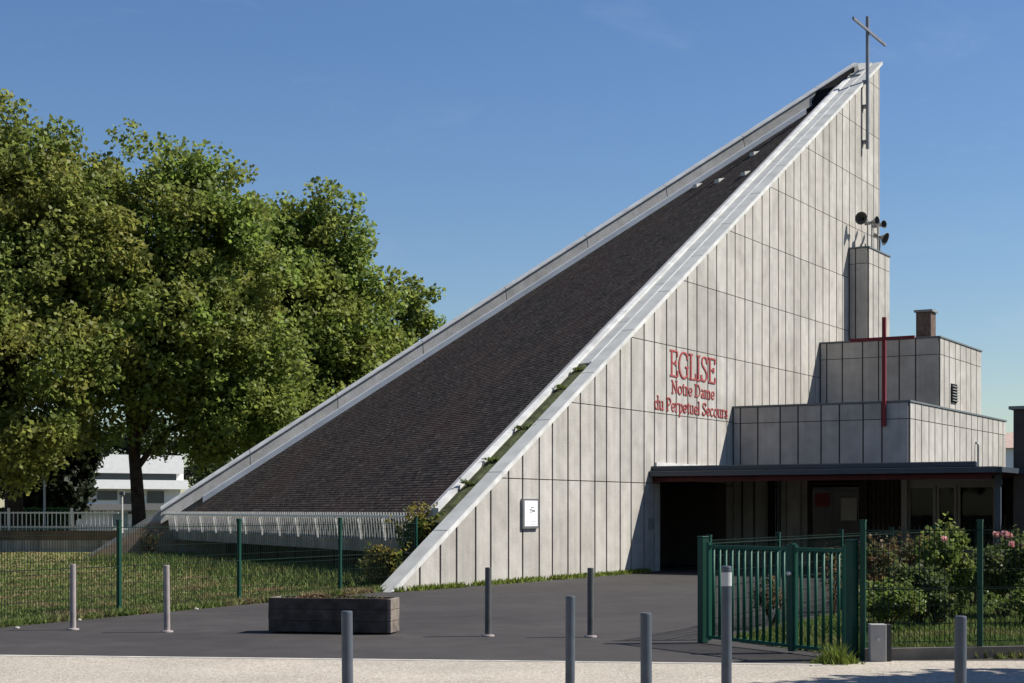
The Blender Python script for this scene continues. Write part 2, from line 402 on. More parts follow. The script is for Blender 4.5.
# ------------------------------------------------------------------ church
CH = thing('church', 'pale concrete church with one huge sloping tiled roof rising to a sharp point', 'church', F(0, 0, 0))
CO = CH.location.copy()
P1, P2, PZ = 11.85, 16.53, 2.45                          # porch opening in the big wall, widened over wall that lies in shade
tri = [lambda p: zr(p[0])-.06-p[1], lambda p: TE-p[0], lambda p: p[1]]
regions = [tri+[lambda p: P1-p[0]], tri+[lambda p: p[0]-P1, lambda p: P2-p[0], lambda p: p[1]-PZ], tri+[lambda p: p[0]-P2]]
xs = joints(-1, TE, 2.33, .64, .78); zs = [-.1, .48, 2.37, 4.27, 6.17, 8.07, 9.97, 11.87, 13.77, 15.67, 17.57, 19.5]
b = MB()
for reg in regions:
    c = [(-2, -.2), (40, -.2), (40, 30), (-2, 30)]
    for h in reg[:2]+reg[3:]: c = clip(c, h)
    c = clean(c)
    b.prism([F(x, 0, z) for x, z in c], N*-.30, 1)
face_panels(b, lambda x, z: F(x, 0, z), xs, zs[:1]+zs[2:], regions, N)
b.build('side_wall', [M['panel'], M['joint']], CH, CO)
# far wall
b = MB()
pl = [(0, -.2), (SE, -.2), (SE, zl(SE)), (2.76, zl(2.76)), (0, 0)]
b.prism([FL(s, .28, z-.10 if z > 1.4 else z) for s, z in pl], LN*-.28, 0)
b.build('far_wall', M['conc'], CH, CO)
b = MB()
b.prism([FL(.05, .292, -.1), FL(3.2, .292, -.1), FL(3.2, .292, 1.3), FL(2.3, .292, 1.25), FL(.02, .292, -.06)], LN*-.01, 0)
b.build('wall_foot', M['footc'], CH, CO)
# end wall between the two at the apex
b = MB(); b.box(F(TE-.02, -.3, 0), N*.28, U*-.3, V(0, 0, 18.2)); 
e0, e1 = FL(SE, .25, 0), F(TE, -.25, 0)
b.prism([e0, e1, e1+V(0, 0, 18.2), e0+V(0, 0, 18.0)], U*.2); b.build('end_wall', M['conc'], CH, CO)

def sweep(b, prof, t0, t1, ff, zf, mi=0):                # closed profile (d, h) swept along a rake
    n = len(prof); ring = [[ff(t, d, zf(t)+h) for d, h in prof] for t in (t0, t1)]
    b.raw(ring[0]+ring[1], [tuple(range(n)), tuple(range(2*n-1, n-1, -1))]+[(i, n+i, n+(i+1) % n, (i+1) % n) for i in range(n)], mi)
# near rake: grey coping slabs with white drip edge, planted channel, white kerb, flashing
b = MB(); t = -1.12
while t < TE:
    t2 = min(t+2.25, TE+.12)
    sweep(b, [(.075, -.10), (.075, .0), (-.29, .0), (-.29, -.10)], t+.012, t2-.012, F, zr, 0)
    sweep(b, [(.10, -.115), (.10, .006), (.0752, .006), (.0752, -.115)], t+.004, t2-.004, F, zr, 1)
    t = t2
b.build('coping', [M['coping'], M['white_edge']], CH, CO)
TC = 8.45
b = MB()
sweep(b, [(-.292, -.04), (-.292, -.5), (-.658, -.5), (-.658, -.055), (-.50, -.03), (-.294, -.09)], 1.5, TC, F, zr)
b.build('planting_channel', mat('channel_soil', (.055, .062, .030), .95, .1, var=.5, scale=5, bump=.5), CH, CO)
b = MB(); t = TC
while t < TE:
    t2 = min(t+2.25, TE)
    sweep(b, [(-.292, -.012), (-.292, -.35), (-.66, -.35), (-.66, -.03)], t, t2-.015, F, zr, 0); t = t2
sweep(b, [(-.292, -.002), (-.292, .012), (-.325, .012), (-.325, -.002)], TC, TE, F, zr, 1)
b.build('cover_flashing', [M['coping'], M['white_edge']], CH, CO)
b = MB(); t = 1.9
while t < TE-.2:
    t2 = min(t+3.1, TE-.2)
    sweep(b, [(-.66, -.6), (-.66, .03), (-.81, .05), (-.81, -.6)], t, t2-.008, F, zr, 0); t = t2
sweep(b, [(-.8105, -.6), (-.8105, -.0), (-1.02, -.06), (-1.02, -.6)], 1.9, TE-.6, F, zr, 1)
b.build('roof_kerb', [M['white_edge'], mat('kerb_flashing', (.40, .385, .38), .7, .3, var=.12)], CH, CO)
# far rake: coping, inner face joints, light flashing
b = MB(); s = 2.6
while s < SE:
    s2 = min(s+3.0, SE+.2)
    sweep(b, [(-.06, -.16), (-.06, .0), (.36, -.13), (.36, -.16)], s+.01, s2-.01, FL, zl, 0)
    sweep(b, [(.2805, -.19), (.2805, -.62), (.50, -.60), (.32, -.19)], s+.012, s2-.012, FL, zl, 1); s = s2
b.build('coping', [M['white_edge'], M['panel']], CH, CO)
b = MB()
sweep(b, [(.47, -1.0), (.47, -.55), (.55, -.58), (.56, -1.0)], 4.0, SE-2.0, FL, zl)
b.build('roof_flashing', M['zinc'], CH, CO)
# roof: overlapping tile courses
def lines_cross(p, d, q, e):
    k = ((q.x-p.x)*e.y-(q.y-p.y)*e.x)/(d.x*e.y-d.y*e.x); return p+d*k
E = V(-GY, GX, 0).normalized()                           # along the eave, away to the left
Gd = V(GX, GY, 0).normalized(); gm = math.hypot(GX, GY)
ZE = 1.50
p0 = F(0, -.95, 0)
ke = (ZE-ROOF_C-(GX*p0.x+GY*p0.y))/(GX*U.x+GY*U.y); ER = p0+U*ke
EL = lines_cross(ER, E, FL(0, .5, 0), LU)
AP = lines_cross(F(0, -.95, 0), U, FL(0, .5, 0), LU)
hyp = math.hypot(1, gm); total = (AP-ER).dot(Gd); course = .113/hyp; nc = int(total/course)
b = MB(); e0 = (ER-ER).dot(E)
def edge_at(k):                                          # plan points on the right and left edge, k metres up the slope in plan
    r = ER+U*(k/U.dot(Gd)); l = EL+LU*(k/LU.dot(Gd)); return r, l
upn = V(-GX, -GY, 1).normalized()
for i in range(nc):
    k0, k1 = i*course, (i+1)*course
    r0, l0 = edge_at(k0); r1, l1 = edge_at(k1)
    Q = [Vector((p.x, p.y, zroof(p))) for p in (r0, l0, l1, r1)]
    uvs = [((p-ER).dot(E), kk*hyp) for p, kk in ((r0, k0), (l0, k0), (l1, k1), (r1, k1))]
    a, c2, d2, e2 = Q[0]+upn*.008, Q[1]+upn*.008, Q[2], Q[3]
    b.face([a, e2, d2, c2], 0, [uvs[0], uvs[3], uvs[2], uvs[1]])
    b.face([Q[0], a, c2, Q[1]], 0, [uvs[0], uvs[0], uvs[1], uvs[1]])
b.build('roof', M['roof'], CH, CO)
# roof underside slab
b = MB(); rr, ll = edge_at(total-.3)
q = [Vector((p.x, p.y, zroof(p)-.03)) for p in (ER, EL, ll, rr)]
b.prism([q[0], q[3], q[2], q[1]], V(0, 0, -.2)); b.build('roof_deck', M['dark'], CH, CO)
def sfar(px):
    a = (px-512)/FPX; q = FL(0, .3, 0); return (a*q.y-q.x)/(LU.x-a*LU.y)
b = MB(); s0, s1, s2 = sfar(800), sfar(816), SE  # dark infill shaped to imitate the shade at the roof tip
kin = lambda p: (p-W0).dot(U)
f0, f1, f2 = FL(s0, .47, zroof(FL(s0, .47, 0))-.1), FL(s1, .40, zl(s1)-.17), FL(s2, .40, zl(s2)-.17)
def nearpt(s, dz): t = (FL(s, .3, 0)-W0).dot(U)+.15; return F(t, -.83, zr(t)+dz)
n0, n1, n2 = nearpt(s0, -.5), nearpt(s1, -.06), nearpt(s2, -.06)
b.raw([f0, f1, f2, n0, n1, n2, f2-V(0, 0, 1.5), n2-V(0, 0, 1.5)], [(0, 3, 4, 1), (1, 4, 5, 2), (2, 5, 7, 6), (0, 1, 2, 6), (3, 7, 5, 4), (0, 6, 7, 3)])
b.build('tip_shade_infill', M['dark'], CH, CO)
# metal cap at the very tip
b = MB()
sweep(b, [(-.30, -.6), (-.30, .045), (-.95, .10), (-1.22, .06), (-1.22, -.6)], TE-1.25, TE+.05, F, zr, 0)
b.build('tip_cap', M['coping'], CH, CO)
# small roof vents
def roofpt(px, py):
    a = (px-512)/FPX; c = (HOR-py)/FPX                   # ray (a,1,c) from the eye
    k = (ROOF_C-EYE)/(c-GX*a-GY); return V(a*k, k, EYE+c*k)
for px, py in ((695, 188), (717, 183), (743, 176), (752, 156)):
    p = roofpt(px, py); b = MB()
    x = E*-.13; f = -Gd
    pts = [p-x-V(0, 0, .05), p+x-V(0, 0, .05), p+f*.02+V(0, 0, .13)-x, p+f*.02+V(0, 0, .13)+x, p+Gd*.30+V(0, 0, .20)-x*.5, p+Gd*.30+V(0, 0, .20)+x*.5]
    b.raw(pts, [(0, 1, 3, 2), (2, 3, 5, 4), (1, 5, 3), (0, 2, 4), (0, 4, 5, 1)])
    b.build('roof_vent', M['white_edge'], CH, CO)
# eave: beam, dark recess, slanted picket grille
EO = V(-Gd.x, -Gd.y, 0)                                  # outwards from the eave
ELen = (EL-ER).dot(E)
b = MB(); b.box(ER+EO*.34+E*.25+V(0, 0, .66), E*(ELen-.1), EO*-.8, V(0, 0, .29)); b.build('eave_beam', mat('beam_concrete', (.26, .235, .205), .9, .2, var=.25, scale=1.2, streak=.2), CH, CO)
b = MB(); b.box(ER+EO*-.06+E*.1+V(0, 0, .952), E*(ELen-.1), EO*-.1, V(0, 0, .50)); b.build('eave_board', M['dark'], CH, CO)
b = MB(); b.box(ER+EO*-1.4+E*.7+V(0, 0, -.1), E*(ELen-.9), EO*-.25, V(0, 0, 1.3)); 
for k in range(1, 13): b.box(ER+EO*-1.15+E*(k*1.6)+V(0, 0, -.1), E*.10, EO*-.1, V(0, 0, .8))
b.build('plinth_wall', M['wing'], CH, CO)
b = MB(); g0 = ER+EO*.50+E*.15; n = int((ELen+.35)/.165)
lean = EO*-.10
for i in range(n):
    o = g0+E*(i*.165); b.box(o+lean+V(0, 0, .96), E*.020, EO*.034, -lean*1.16+V(0, 0, .64)-E*.12)
gr = b.build('eave_grille', M['grille'], CH, CO)
b = MB(); b.box(g0+EO*.07+V(0, 0, 1.475), E*(n*.165), EO*.06, V(0, 0, .055)); b.build('rail', M['rail'], gr)
for o in (bpy.data.objects['rail'],): 
    for v in o.data.vertices: v.co -= CO
for i in range(0, n-3, 9):
    b = MB(); o = g0+E*(i*.165+.2); b.box(o+lean*1.0+EO*.068+V(0, 0, .93), E*.04, EO*.045, -lean+V(0, 0, .545))
    b.build('rib', M['rail'], gr, CO)
# porch recess, its dark box also stands in for shaded wall
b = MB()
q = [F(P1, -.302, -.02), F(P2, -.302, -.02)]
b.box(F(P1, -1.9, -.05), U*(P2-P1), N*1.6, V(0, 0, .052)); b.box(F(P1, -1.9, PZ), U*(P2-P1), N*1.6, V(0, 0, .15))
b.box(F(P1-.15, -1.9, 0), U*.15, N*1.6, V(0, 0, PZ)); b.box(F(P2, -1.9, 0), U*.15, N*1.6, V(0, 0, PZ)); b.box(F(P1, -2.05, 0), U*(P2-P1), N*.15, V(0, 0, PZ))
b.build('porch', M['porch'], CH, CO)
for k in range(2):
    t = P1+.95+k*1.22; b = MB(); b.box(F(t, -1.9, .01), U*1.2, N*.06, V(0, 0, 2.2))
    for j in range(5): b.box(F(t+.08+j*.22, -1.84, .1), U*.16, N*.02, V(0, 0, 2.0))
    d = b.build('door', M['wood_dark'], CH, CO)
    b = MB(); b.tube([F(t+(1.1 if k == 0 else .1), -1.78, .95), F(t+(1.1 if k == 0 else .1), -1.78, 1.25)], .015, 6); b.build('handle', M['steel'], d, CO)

# lettering ---------------------------------------------------------
def arc(cx, cy, rx, ry, a0, a1, n=14): return [(cx+rx*math.cos(R(a0+(a1-a0)*i/n)), cy+ry*math.sin(R(a0+(a1-a0)*i/n))) for i in range(n+1)]
def ser(x, y, w=.16): return [(x-w, y), (x+w, y)]
X = .64                                                  # x-height
GL = {
 'E': (.66, [[(.16, 0), (.16, 1)], [(.02, .975), (.60, .975)], [(.16, .52), (.48, .52)], [(.02, .025), (.62, .025)], [(.585, .78), (.585, .97)], [(.47, .42), (.47, .62)], [(.605, .03), (.605, .24)]]),
 'G': (.86, [arc(.46, .5, .38, .49, 42, 318, 24), [(.72, .06), (.72, .44)], ser(.70, .44, .14), [(.73, .74), (.73, .96)]]),
 'L': (.62, [[(.16, 0), (.16, 1)], ser(.16, .975), [(.02, .025), (.58, .025)], [(.565, .03), (.565, .26)]]),
 'I': (.34, [[(.17, 0), (.17, 1)], ser(.17, .975, .15), ser(.17, .025, .15)]),
 'S': (.64, [[(.53, .78), (.50, .90), (.40, .97), (.28, .97), (.16, .90), (.12, .76), (.17, .64), (.30, .55), (.42, .46), (.52, .34), (.51, .18), (.42, .06), (.28, .025), (.16, .06), (.10, .16), (.08, .26)], [(.545, .74), (.545, .97)], [(.075, .03), (.075, .26)]]),
 'N': (.82, [[(.14, 0), (.14, .98)], [(.12, .98), (.68, .02)], [(.68, .02), (.68, 1)], ser(.14, .025, .12), ser(.66, .98, .13), [(.0, .98), (.16, .98)]]),
 'D': (.84, [[(.16, 0), (.16, 1)], [(.02, .975), (.36, .975)], [(.02, .025), (.36, .025)], arc(.36, .5, .38, .475, 90, -90, 16)]),
 'P': (.66, [[(.16, 0), (.16, 1)], [(.02, .975), (.32, .975)], arc(.32, .72, .26, .255, 90, -90, 12), [(.32, .465), (.16, .465)], ser(.16, .025)]),
 'o': (.60, [arc(.30, X/2, .22, X/2-.02, 0, 360, 20)]),
 'c': (.52, [arc(.30, X/2, .22, X/2-.02, 45, 315, 16)]),
 'e': (.54, [arc(.29, X/2, .21, X/2-.02, 0, 320, 18), [(.10, X/2), (.49, X/2)]]),
 't': (.40, [[(.18, .84), (.18, .12), (.22, .03), (.36, .03)], [(.04, X), (.36, X)]]),
 'r': (.46, [[(.15, 0), (.15, X)], [(.15, X*.70), (.22, X*.92), (.32, X), (.42, X*.93)], ser(.15, .025, .12), [(.04, X), (.15, X)]]),
 'a': (.54, [[(.12, X*.80), (.18, X*.97), (.30, X), (.40, X*.86), (.41, .08), (.47, .02), (.53, .04)], [(.40, X*.62), (.22, X*.50), (.12, X*.32), (.13, .10), (.22, .02), (.34, .05), (.41, .14)]]),
 'm': (.96, [[(.15, 0), (.15, X)], [(.15, X*.72), (.26, X*.96), (.38, X*.96), (.46, X*.8), (.46, 0)], [(.46, X*.72), (.57, X*.96), (.69, X*.96), (.78, X*.8), (.78, 0)], ser(.15, .025, .1), ser(.46, .025, .1), ser(.78, .025, .1), [(.04, X), (.15, X)]]),
 'd': (.60, [arc(.26, X/2, .19, X/2-.02, 0, 360, 18), [(.46, 1.02), (.46, .02)], [(.34, 1.02), (.46, 1.02)], [(.46, .025), (.58, .025)]]),
 'u': (.62, [[(.13, X), (.13, .16), (.20, .03), (.32, .03), (.45, .16)], [(.46, X), (.46, .0)], [(.02, X), (.13, X)], [(.46, .025), (.58, .025)], [(.35, X), (.46, X)]]),
 'p': (.60, [[(.14, X), (.14, -.32)], arc(.34, X/2, .19, X/2-.02, 0, 360, 18), ser(.14, -.30, .12), [(.02, X), (.14, X)]]),
 'l': (.30, [[(.15, 1.02), (.15, 0)], ser(.15, .025, .12), [(.03, 1.0), (.15, 1.0)]]),
 's': (.44, [[(.37, X*.74), (.34, X*.93), (.22, X), (.11, X*.88), (.10, X*.70), (.20, X*.57), (.31, X*.44), (.36, X*.28), (.30, .06), (.19, .02), (.09, .09), (.07, .2)]]),
 ' ': (.30, [])}
def write(b, text, t0, t1, zb, cap, thick, thin, dep=.015):
    tw = sum(GL[c][0] for c in text); sx = (t1-t0)/tw; x = t0; idx = 0
    for ch in text:
        gw, strokes = GL[ch]
        for st in strokes:
            idx += 1; dd = dep+.0006*(idx % 14)
            pts = [(x+px*sx, zb+pz*cap) for px, pz in st]; n = len(pts); Lf, Rt = [], []
            for i in range(n):
                a, c = pts[max(i-1, 0)], pts[min(i+1, n-1)]
                if st[0] == st[-1]: a, c = pts[(i-1) % (n-1)], pts[(i+1) % (n-1)]
                dx, dz = c[0]-a[0], c[1]-a[1]; l = math.hypot(dx, dz) or 1; dx /= l; dz /= l
                hw = (thin+(thick-thin)*abs(dz)**1.5)/2
                Lf.append((pts[i][0]-dz*hw, pts[i][1]+dx*hw)); Rt.append((pts[i][0]+dz*hw, pts[i][1]-dx*hw))
            for i in range(n-1):
                q = [Rt[i], Rt[i+1], Lf[i+1], Lf[i]]
                if area(q) < 0: q = q[::-1]
                b.prism([F(px, .034+dd, pz) for px, pz in q], N*-dd)
        x += gw*sx
SG = thing('wall_sign', 'red raised letters spelling the church name on the big concrete wall', 'lettering', F(14.2, .04, 4.4))
for txt, a, c, zb, cap, tk, tn in (('EGLISE', 12.46, 15.66, 5.33, .73, .090, .045), ('Notre Dame', 12.58, 15.58, 4.865, .36, .052, .032), ('du Perpetuel Secours', 11.48, 16.55, 4.37, .36, .052, .032)):
    b = MB(); write(b, txt, a, c, zb, cap, tk, tn); b.build('text_line', M['letters'], SG, SG.location)

# notice board ------------------------------------------------------
NB = thing('notice_board', 'white glazed notice case with small print, fixed to the big wall', 'notice board', F(4.67, .036, 1.2))
b = MB(); b.box(F(4.30, .034, 1.22), U*.74, N*.06, V(0, 0, .69)); b.build('case', M['steel'], NB, NB.location)
b = MB(); b.box(F(4.37, .0945, 1.275), U*.60, N*.006, V(0, 0, .59)); b.build('sheet', M['paper'], NB, NB.location)
for x, z, ww, h in ((.30, .44, .14, .022), (.26, .38, .08, .04), (.36, .35, .13, .05), (.28, .33, .06, .03), (.30, .06, .2, .008), (.25, .12, .3, .008)):
    b = MB(); b.box(F(4.35+x, .1008, 1.255+z), U*ww, N*.002, V(0, 0, h)); b.build('print', M['ink'], NB, NB.location)

# steel cross -------------------------------------------------------
SX = thing('steel_cross', 'tall grey steel cross bolted to the wall at the roof tip', 'cross', F(29.75, .1, 15.0))
b = MB(); b.box(F(29.36, .16, 14.9), U*.12, N*.10, V(0, 0, 4.85)); b.build('post', M['steel'], SX, SX.location)
b = MB(); b.box(F(27.5, .262, 19.12), U*3.8, N*.07, V(0, 0, .10)); b.build('crossbar', M['steel'], SX, SX.location)
for z in (15.1, 16.4, 17.3):
    b = MB(); b.box(F(29.32, .045, z), U*.20, N*.112, V(0, 0, .12)); b.build('bracket', M['steel'], SX, SX.location)

# ------------------------------------------------------------------ parish hall
PH = thing('parish_hall', 'stepped concrete parish annex with flat roofs and dark entrance canopy beside church', 'building', F(17.24, 2, 0))
PO = PH.location.copy()
def block(name, t0, t1, d0, d1, z0, z1, split, mats, front=True, side=True, capm=None):
    b = MB(); b.box(F(t0, d0, z0), U*(t1-t0), N*(d1-d0), V(0, 0, z1-z0), 1)
    zz = [z0, z1-split, z1] if z1-split > z0+.3 else [z0, z1]
    if front: face_panels(b, lambda x, z: F(t0, x, z), joints(d0+.02, d1, d0+.25, .55, .70), zz, [[]], -U, gap=.045)
    if side: face_panels(b, lambda x, z: F(x, d1, z), joints(t0, t1, t0+.5, .64, .78), zz, [[]], N)
    o = b.build(name, mats, PH, PO)
    b = MB()
    for A, B, q in ((F(t0-.06, d0, 0), F(t0-.06, d1+.06, 0), U*.35), (F(t0+.292, d1+.06, 0), F(t1, d1+.06, 0), N*-.35), (F(t1, d0, 0), F(t1, d1+.06, 0), U*.06)):
        b.box(A+V(0, 0, z1+.002), B-A, q, V(0, 0, .05))
    b.build('parapet_cap', capm or M['fascia2'], o, PO)
    return o
TL = 16.98; CZ0, CZ1 = 2.53, 2.80
block('lower_storey', TL, 28.5, .04, 5.36, 2.72, 4.70, .47, [M['panel'], M['joint']])
block('upper_storey', 24.72, 30.2, .04, 4.11, 4.70, 7.32, .55, [M['panel'], M['joint']])
block('stair_tower', 27.8, 30.3, .04, .74, 7.35, 11.0, .55, [M['panel'], M['joint']])
lv = MB(); o = F(26.05, 4.145, 5.28)
lv.box(o, U*.72, N*.03, V(0, 0, .62), 0)
for k in range(6): lv.box(o+V(0, 0, .04+k*.095)+N*.031, U*.70, N*.05, V(0, 0, .035)-N*.0, 1)
lv.build('louvre', [M['dark'], M['horn']], PH, PO)
b = MB(); a = F(25.4, 3.15, 7.3); b.box(a, N*.5, U*.6, V(0, 0, .98)); ch = b.build('chimney', M['brick'], PH, PO)
b = MB(); b.box(a-N*.06-U*.06+V(0, 0, .981), N*.62, U*.72, V(0, 0, .07)); b.build('chimney_cap', M['horn'], ch, PO)
b = MB(); b.tube([F(24.3, 5.48, 2.75), F(24.3, 5.48, 3.75), F(24.3, 5.43, 3.82), F(24.3, 5.37, 3.82)], .035, 8); b.build('pipe', M['horn'], PH, PO)
# ground storey front in the plane t = TL (under the canopy)
d_ = lambda px: onp(px, TL)
def wallseg(px0, px1, z0=0, z1=2.7):
    b = MB(); a, c = d_(px0), d_(px1); b.box(F(TL, a, z0), N*(c-a), U*.25, V(0, 0, z1-z0), 1)
    face_panels(b, lambda x, z: F(TL, x, z), joints(a, c, a+.3, .45, .45), [z0, z1], [[]], -U, depth=.03, gap=.03)
    return b.build('ground_wall', [M['conc'], M['joint']], PH, PO)
b = MB(); a = .04; c = d_(770); b.box(F(TL, a, 0), N*(c-a), U*.25, V(0, 0, 2.7), 1)
face_panels(b, lambda x, z: F(TL, x, z), joints(a, c, a+.3, .38, .38), [0, 2.7], [[]], -U, depth=.03)
b.build('ground_wall', [M['conc'], M['joint']], PH, PO)
wallseg(777, 808)
def post(px, tpl, wpx, m, z1=CZ0+.1, d0=None):
    d = onp(px, tpl); p = F(tpl, d, 0); wd = wpx*p.y/FPX; b = MB(); b.box(F(tpl-.03-wd, d, 0), N*wd*1.15, U*wd, V(0, 0, z1)); return b.build('post', m, PH, PO)
post(770, TL-.02, 5, M['dark']); post(863, TL-.02, 5, M['wood_dark']); post(903, TL-.02, 5, M['frame_pale']); post(996, 12.2, 5, M['fascia'])
post(779, TL-.02, 2, M['fascia'])
def window(px0, px1, z0, z1, fm, cols=1, name='window'):
    a, c = d_(px0), d_(px1); b = MB(); fw = .075
    b.box(F(TL-.04, a, z0), N*fw, U*.1, V(0, 0, z1-z0)); b.box(F(TL-.04, c-fw, z0), N*fw, U*.1, V(0, 0, z1-z0))
    b.box(F(TL-.04, a+fw, z0), N*(c-a-2*fw), U*.1, V(0, 0, fw)); b.box(F(TL-.04, a+fw, z1-fw), N*(c-a-2*fw), U*.1, V(0, 0, fw))
    for k in range(1, cols): b.box(F(TL-.03, a+(c-a)*k/cols-.03, z0+fw), N*.06, U*.08, V(0, 0, z1-z0-2*fw))
    f = b.build(name, fm, PH, PO)
    b = MB(); b.box(F(TL+.01, a+fw, z0+fw), N*(c-a-2*fw), U*.008, V(0, 0, z1-z0-2*fw)); b.build('pane', M['glass'], f, PO); return f
window(809, 862, .05, 2.45, M['wood_dark'])
window(908, 936, .4, 2.35, M['frame_pale'])
window(937, 957, .02, 2.35, M['frame_pale'], name='glass_door')
window(958, 996, .5, 2.35, M['frame_pale'])
for p0_, p1_, zz_ in ((908, 936, .399), (958, 996, .499)):
    b = MB(); a, c = d_(p0_), d_(p1_); b.box(F(TL, a, 0), N*(c-a), U*.2, V(0, 0, zz_)); b.build('window_wall', M['frame_pale'], PH, PO)
b = MB(); a, c = d_(905), d_(1003); b.box(F(TL-.02, a, 2.352), N*(c-a), U*.25, V(0, 0, .35)); b.build('window_header', M['frame_pale'], PH, PO)
b = MB(); a, c = d_(867), d_(902); b.box(F(TL, a, 0), N*(c-a), U*.15, V(0, 0, 2.6))
k = a+.04
while k < c-.1: b.box(F(TL-.035, k, .02), N*.09, U*.034, V(0, 0, 2.55)); k += .13
b.build('timber_screen', M['wood_dark'], PH, PO)
# rooms behind the glass
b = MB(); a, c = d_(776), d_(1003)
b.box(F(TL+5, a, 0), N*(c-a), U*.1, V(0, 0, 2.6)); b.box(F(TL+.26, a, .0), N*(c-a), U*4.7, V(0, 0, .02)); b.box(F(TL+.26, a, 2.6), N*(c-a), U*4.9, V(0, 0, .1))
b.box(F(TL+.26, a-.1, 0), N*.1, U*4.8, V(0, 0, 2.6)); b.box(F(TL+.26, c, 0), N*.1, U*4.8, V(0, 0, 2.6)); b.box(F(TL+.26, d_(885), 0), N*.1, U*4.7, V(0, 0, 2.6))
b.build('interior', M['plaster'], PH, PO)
b = MB()
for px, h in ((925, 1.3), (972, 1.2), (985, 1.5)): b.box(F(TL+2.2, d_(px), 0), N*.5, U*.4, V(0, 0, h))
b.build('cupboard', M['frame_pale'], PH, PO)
# low roof over the glazed front, canopy
dR = onp(1003, 13)
b = MB(); DC = 9.15
b.box(F(11.35, .04, 2.56), U*(TL-11.35+1), N*(DC-.1), V(0, 0, .14)); 
b.box(F(TL+1, 5.41, 2.56), U*8, N*(DC-5.4-.1), V(0, 0, .14)); b.build('canopy', M['fascia'], PH, PO)
cn = bpy.data.objects['canopy']
b = MB(); b.box(F(11.30, .036, 2.702), U*.25, N*(DC-.55), V(0, 0, .11)); b.box(F(11.29, .036, 2.80), U*.02, N*(DC-.55), V(0, 0, .025), 1)
b.build('upper_fascia', [M['fascia'], M['fascia2']], cn, PO)
b = MB(); b.box(F(11.14, .036, 2.55), U*.20, N*(DC+.1), V(0, 0, .13)); b.box(F(11.14, DC, 2.553), U*8, N*.14, V(0, 0, .125))
b.box(F(11.125, .036, 2.665), U*.012, N*(DC+.1), V(0, 0, .02), 1); b.build('lower_fascia', [M['fascia'], M['fascia2']], cn, PO)
b = MB(); b.box(F(11.36, .04, 2.40), U*.06, N*(DC-.2), V(0, 0, .148)); b.box(F(11.36, .04, 2.51), U*(TL-11.4), N*(DC-.2), V(0, 0, .045)); b.build('soffit', M['soffit'], cn, PO)
b = MB(); b.box(F(11.5, .037, 2.705), U*(TL-11.5-.03), N*.06, V(0, 0, .23)); b.build('wall_flashing', M['white_edge'], cn, PO)
# dark wing at the right edge of the view
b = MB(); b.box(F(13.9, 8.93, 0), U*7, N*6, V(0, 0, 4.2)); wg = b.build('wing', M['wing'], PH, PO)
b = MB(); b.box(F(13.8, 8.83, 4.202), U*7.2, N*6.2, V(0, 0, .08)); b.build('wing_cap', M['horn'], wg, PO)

def wallthing(name, label, cat, px0, px1, z0, z1, m, tpl=TL, th=.03, off=.035):
    a, c = onp(px0, tpl), onp(px1, tpl); b = MB(); b.box(F(tpl-off-th, a, z0), N*(c-a), U*th, V(0, 0, z1-z0)); o = b.build(name, m, None, F(tpl-off, a, z0)); return tag(o, label, cat)
wallthing('wall_plaque', 'narrow grey plaque on the shaded wall left of the annex window', 'plaque', 792, 799, 1.2, 1.95, M['frame_pale'])
wallthing('poster', 'dark red poster stuck on the annex window glass', 'poster', 815, 830, 1.75, 2.15, M['red'], th=.006, off=.0)
wallthing('poster', 'pale blank sheet stuck on the annex window glass', 'poster', 841, 857, 1.35, 2.0, M['frame_pale'], th=.006, off=.0)
b = MB(); b.box(F(11.1, .034, 1.15), U*.16, N*.09, V(0, 0, .28)); b.box(F(11.12, .125, 1.2), U*.12, N*.006, V(0, 0, .1))
tag(b.build('intercom', M['horn'], None, F(11.15, .04, 1.15)), 'small dark intercom box on the wall left of the porch', 'intercom')

# red cross ----------------------------------------------------------
RC = thing('red_cross', 'slender dark red cross standing against the annex parapet', 'cross', F(TL-.1, 4.58, 4.03))
b = MB(); b.box(F(TL-.16, 4.63, 4.03), N*.10, U*.10, V(0, 0, 3.09)); b.build('post', M['red'], RC, RC.location)
b = MB(); b.box(F(TL-.25, 3.72, 6.46), N*1.86, U*.08, V(0, 0, .085)); b.build('crossbar', M['red'], RC, RC.location)

# loudspeakers -------------------------------------------------------
def horn(label, p, aim, r, base):
    p = Vector(p); aim = Vector(aim).normalized(); o = thing('loudspeaker', label, 'loudspeaker', base, 0, 'horn loudspeakers on the stair tower')
    b = MB(); prof = [(-.34, .0), (-.34, .075), (-.16, .075), (-.15, .04), (-.05, .06), (.05, r*.55), (.14, r), (.155, r*1.04), (.15, r*.96), (.06, r*.5), (-.03, .05)]
    a = aim.orthogonal().normalized(); c = aim.cross(a); n = 20; ring = []
    pts = []
    for x, q in prof: pts += [p+aim*x+(a*math.cos(2*math.pi*k/n)+c*math.sin(2*math.pi*k/n))*max(q, .002) for k in range(n)]
    fs = [(i*n+k, i*n+(k+1) % n, (i+1)*n+(k+1) % n, (i+1)*n+k) for i in range(len(prof)-1) for k in range(n)]
    b.raw(pts, fs, 0); fs_n = len(fs)
    b.m = [1 if i >= 8*n else 0 for i in range(fs_n)]
    b.build('horn_bell', [M['horn'], M['horn_in']], o, base, smooth=True)
    b = MB(); b.tube([base, Vector((base[0], base[1], p.z-.12)), p-aim*.2], .026, 6); b.build('bracket', M['horn'], o, base)
horn('large dark horn loudspeaker facing left on the tower top', F(27.95, .50, 12.08), (-.55, -.8, -.05), .225, F(28.2, .60, 11.05))
horn('grey horn loudspeaker turned right, behind the large left one', F(28.9, .60, 12.1), (.75, -.65, .05), .19, F(28.7, .60, 11.05))
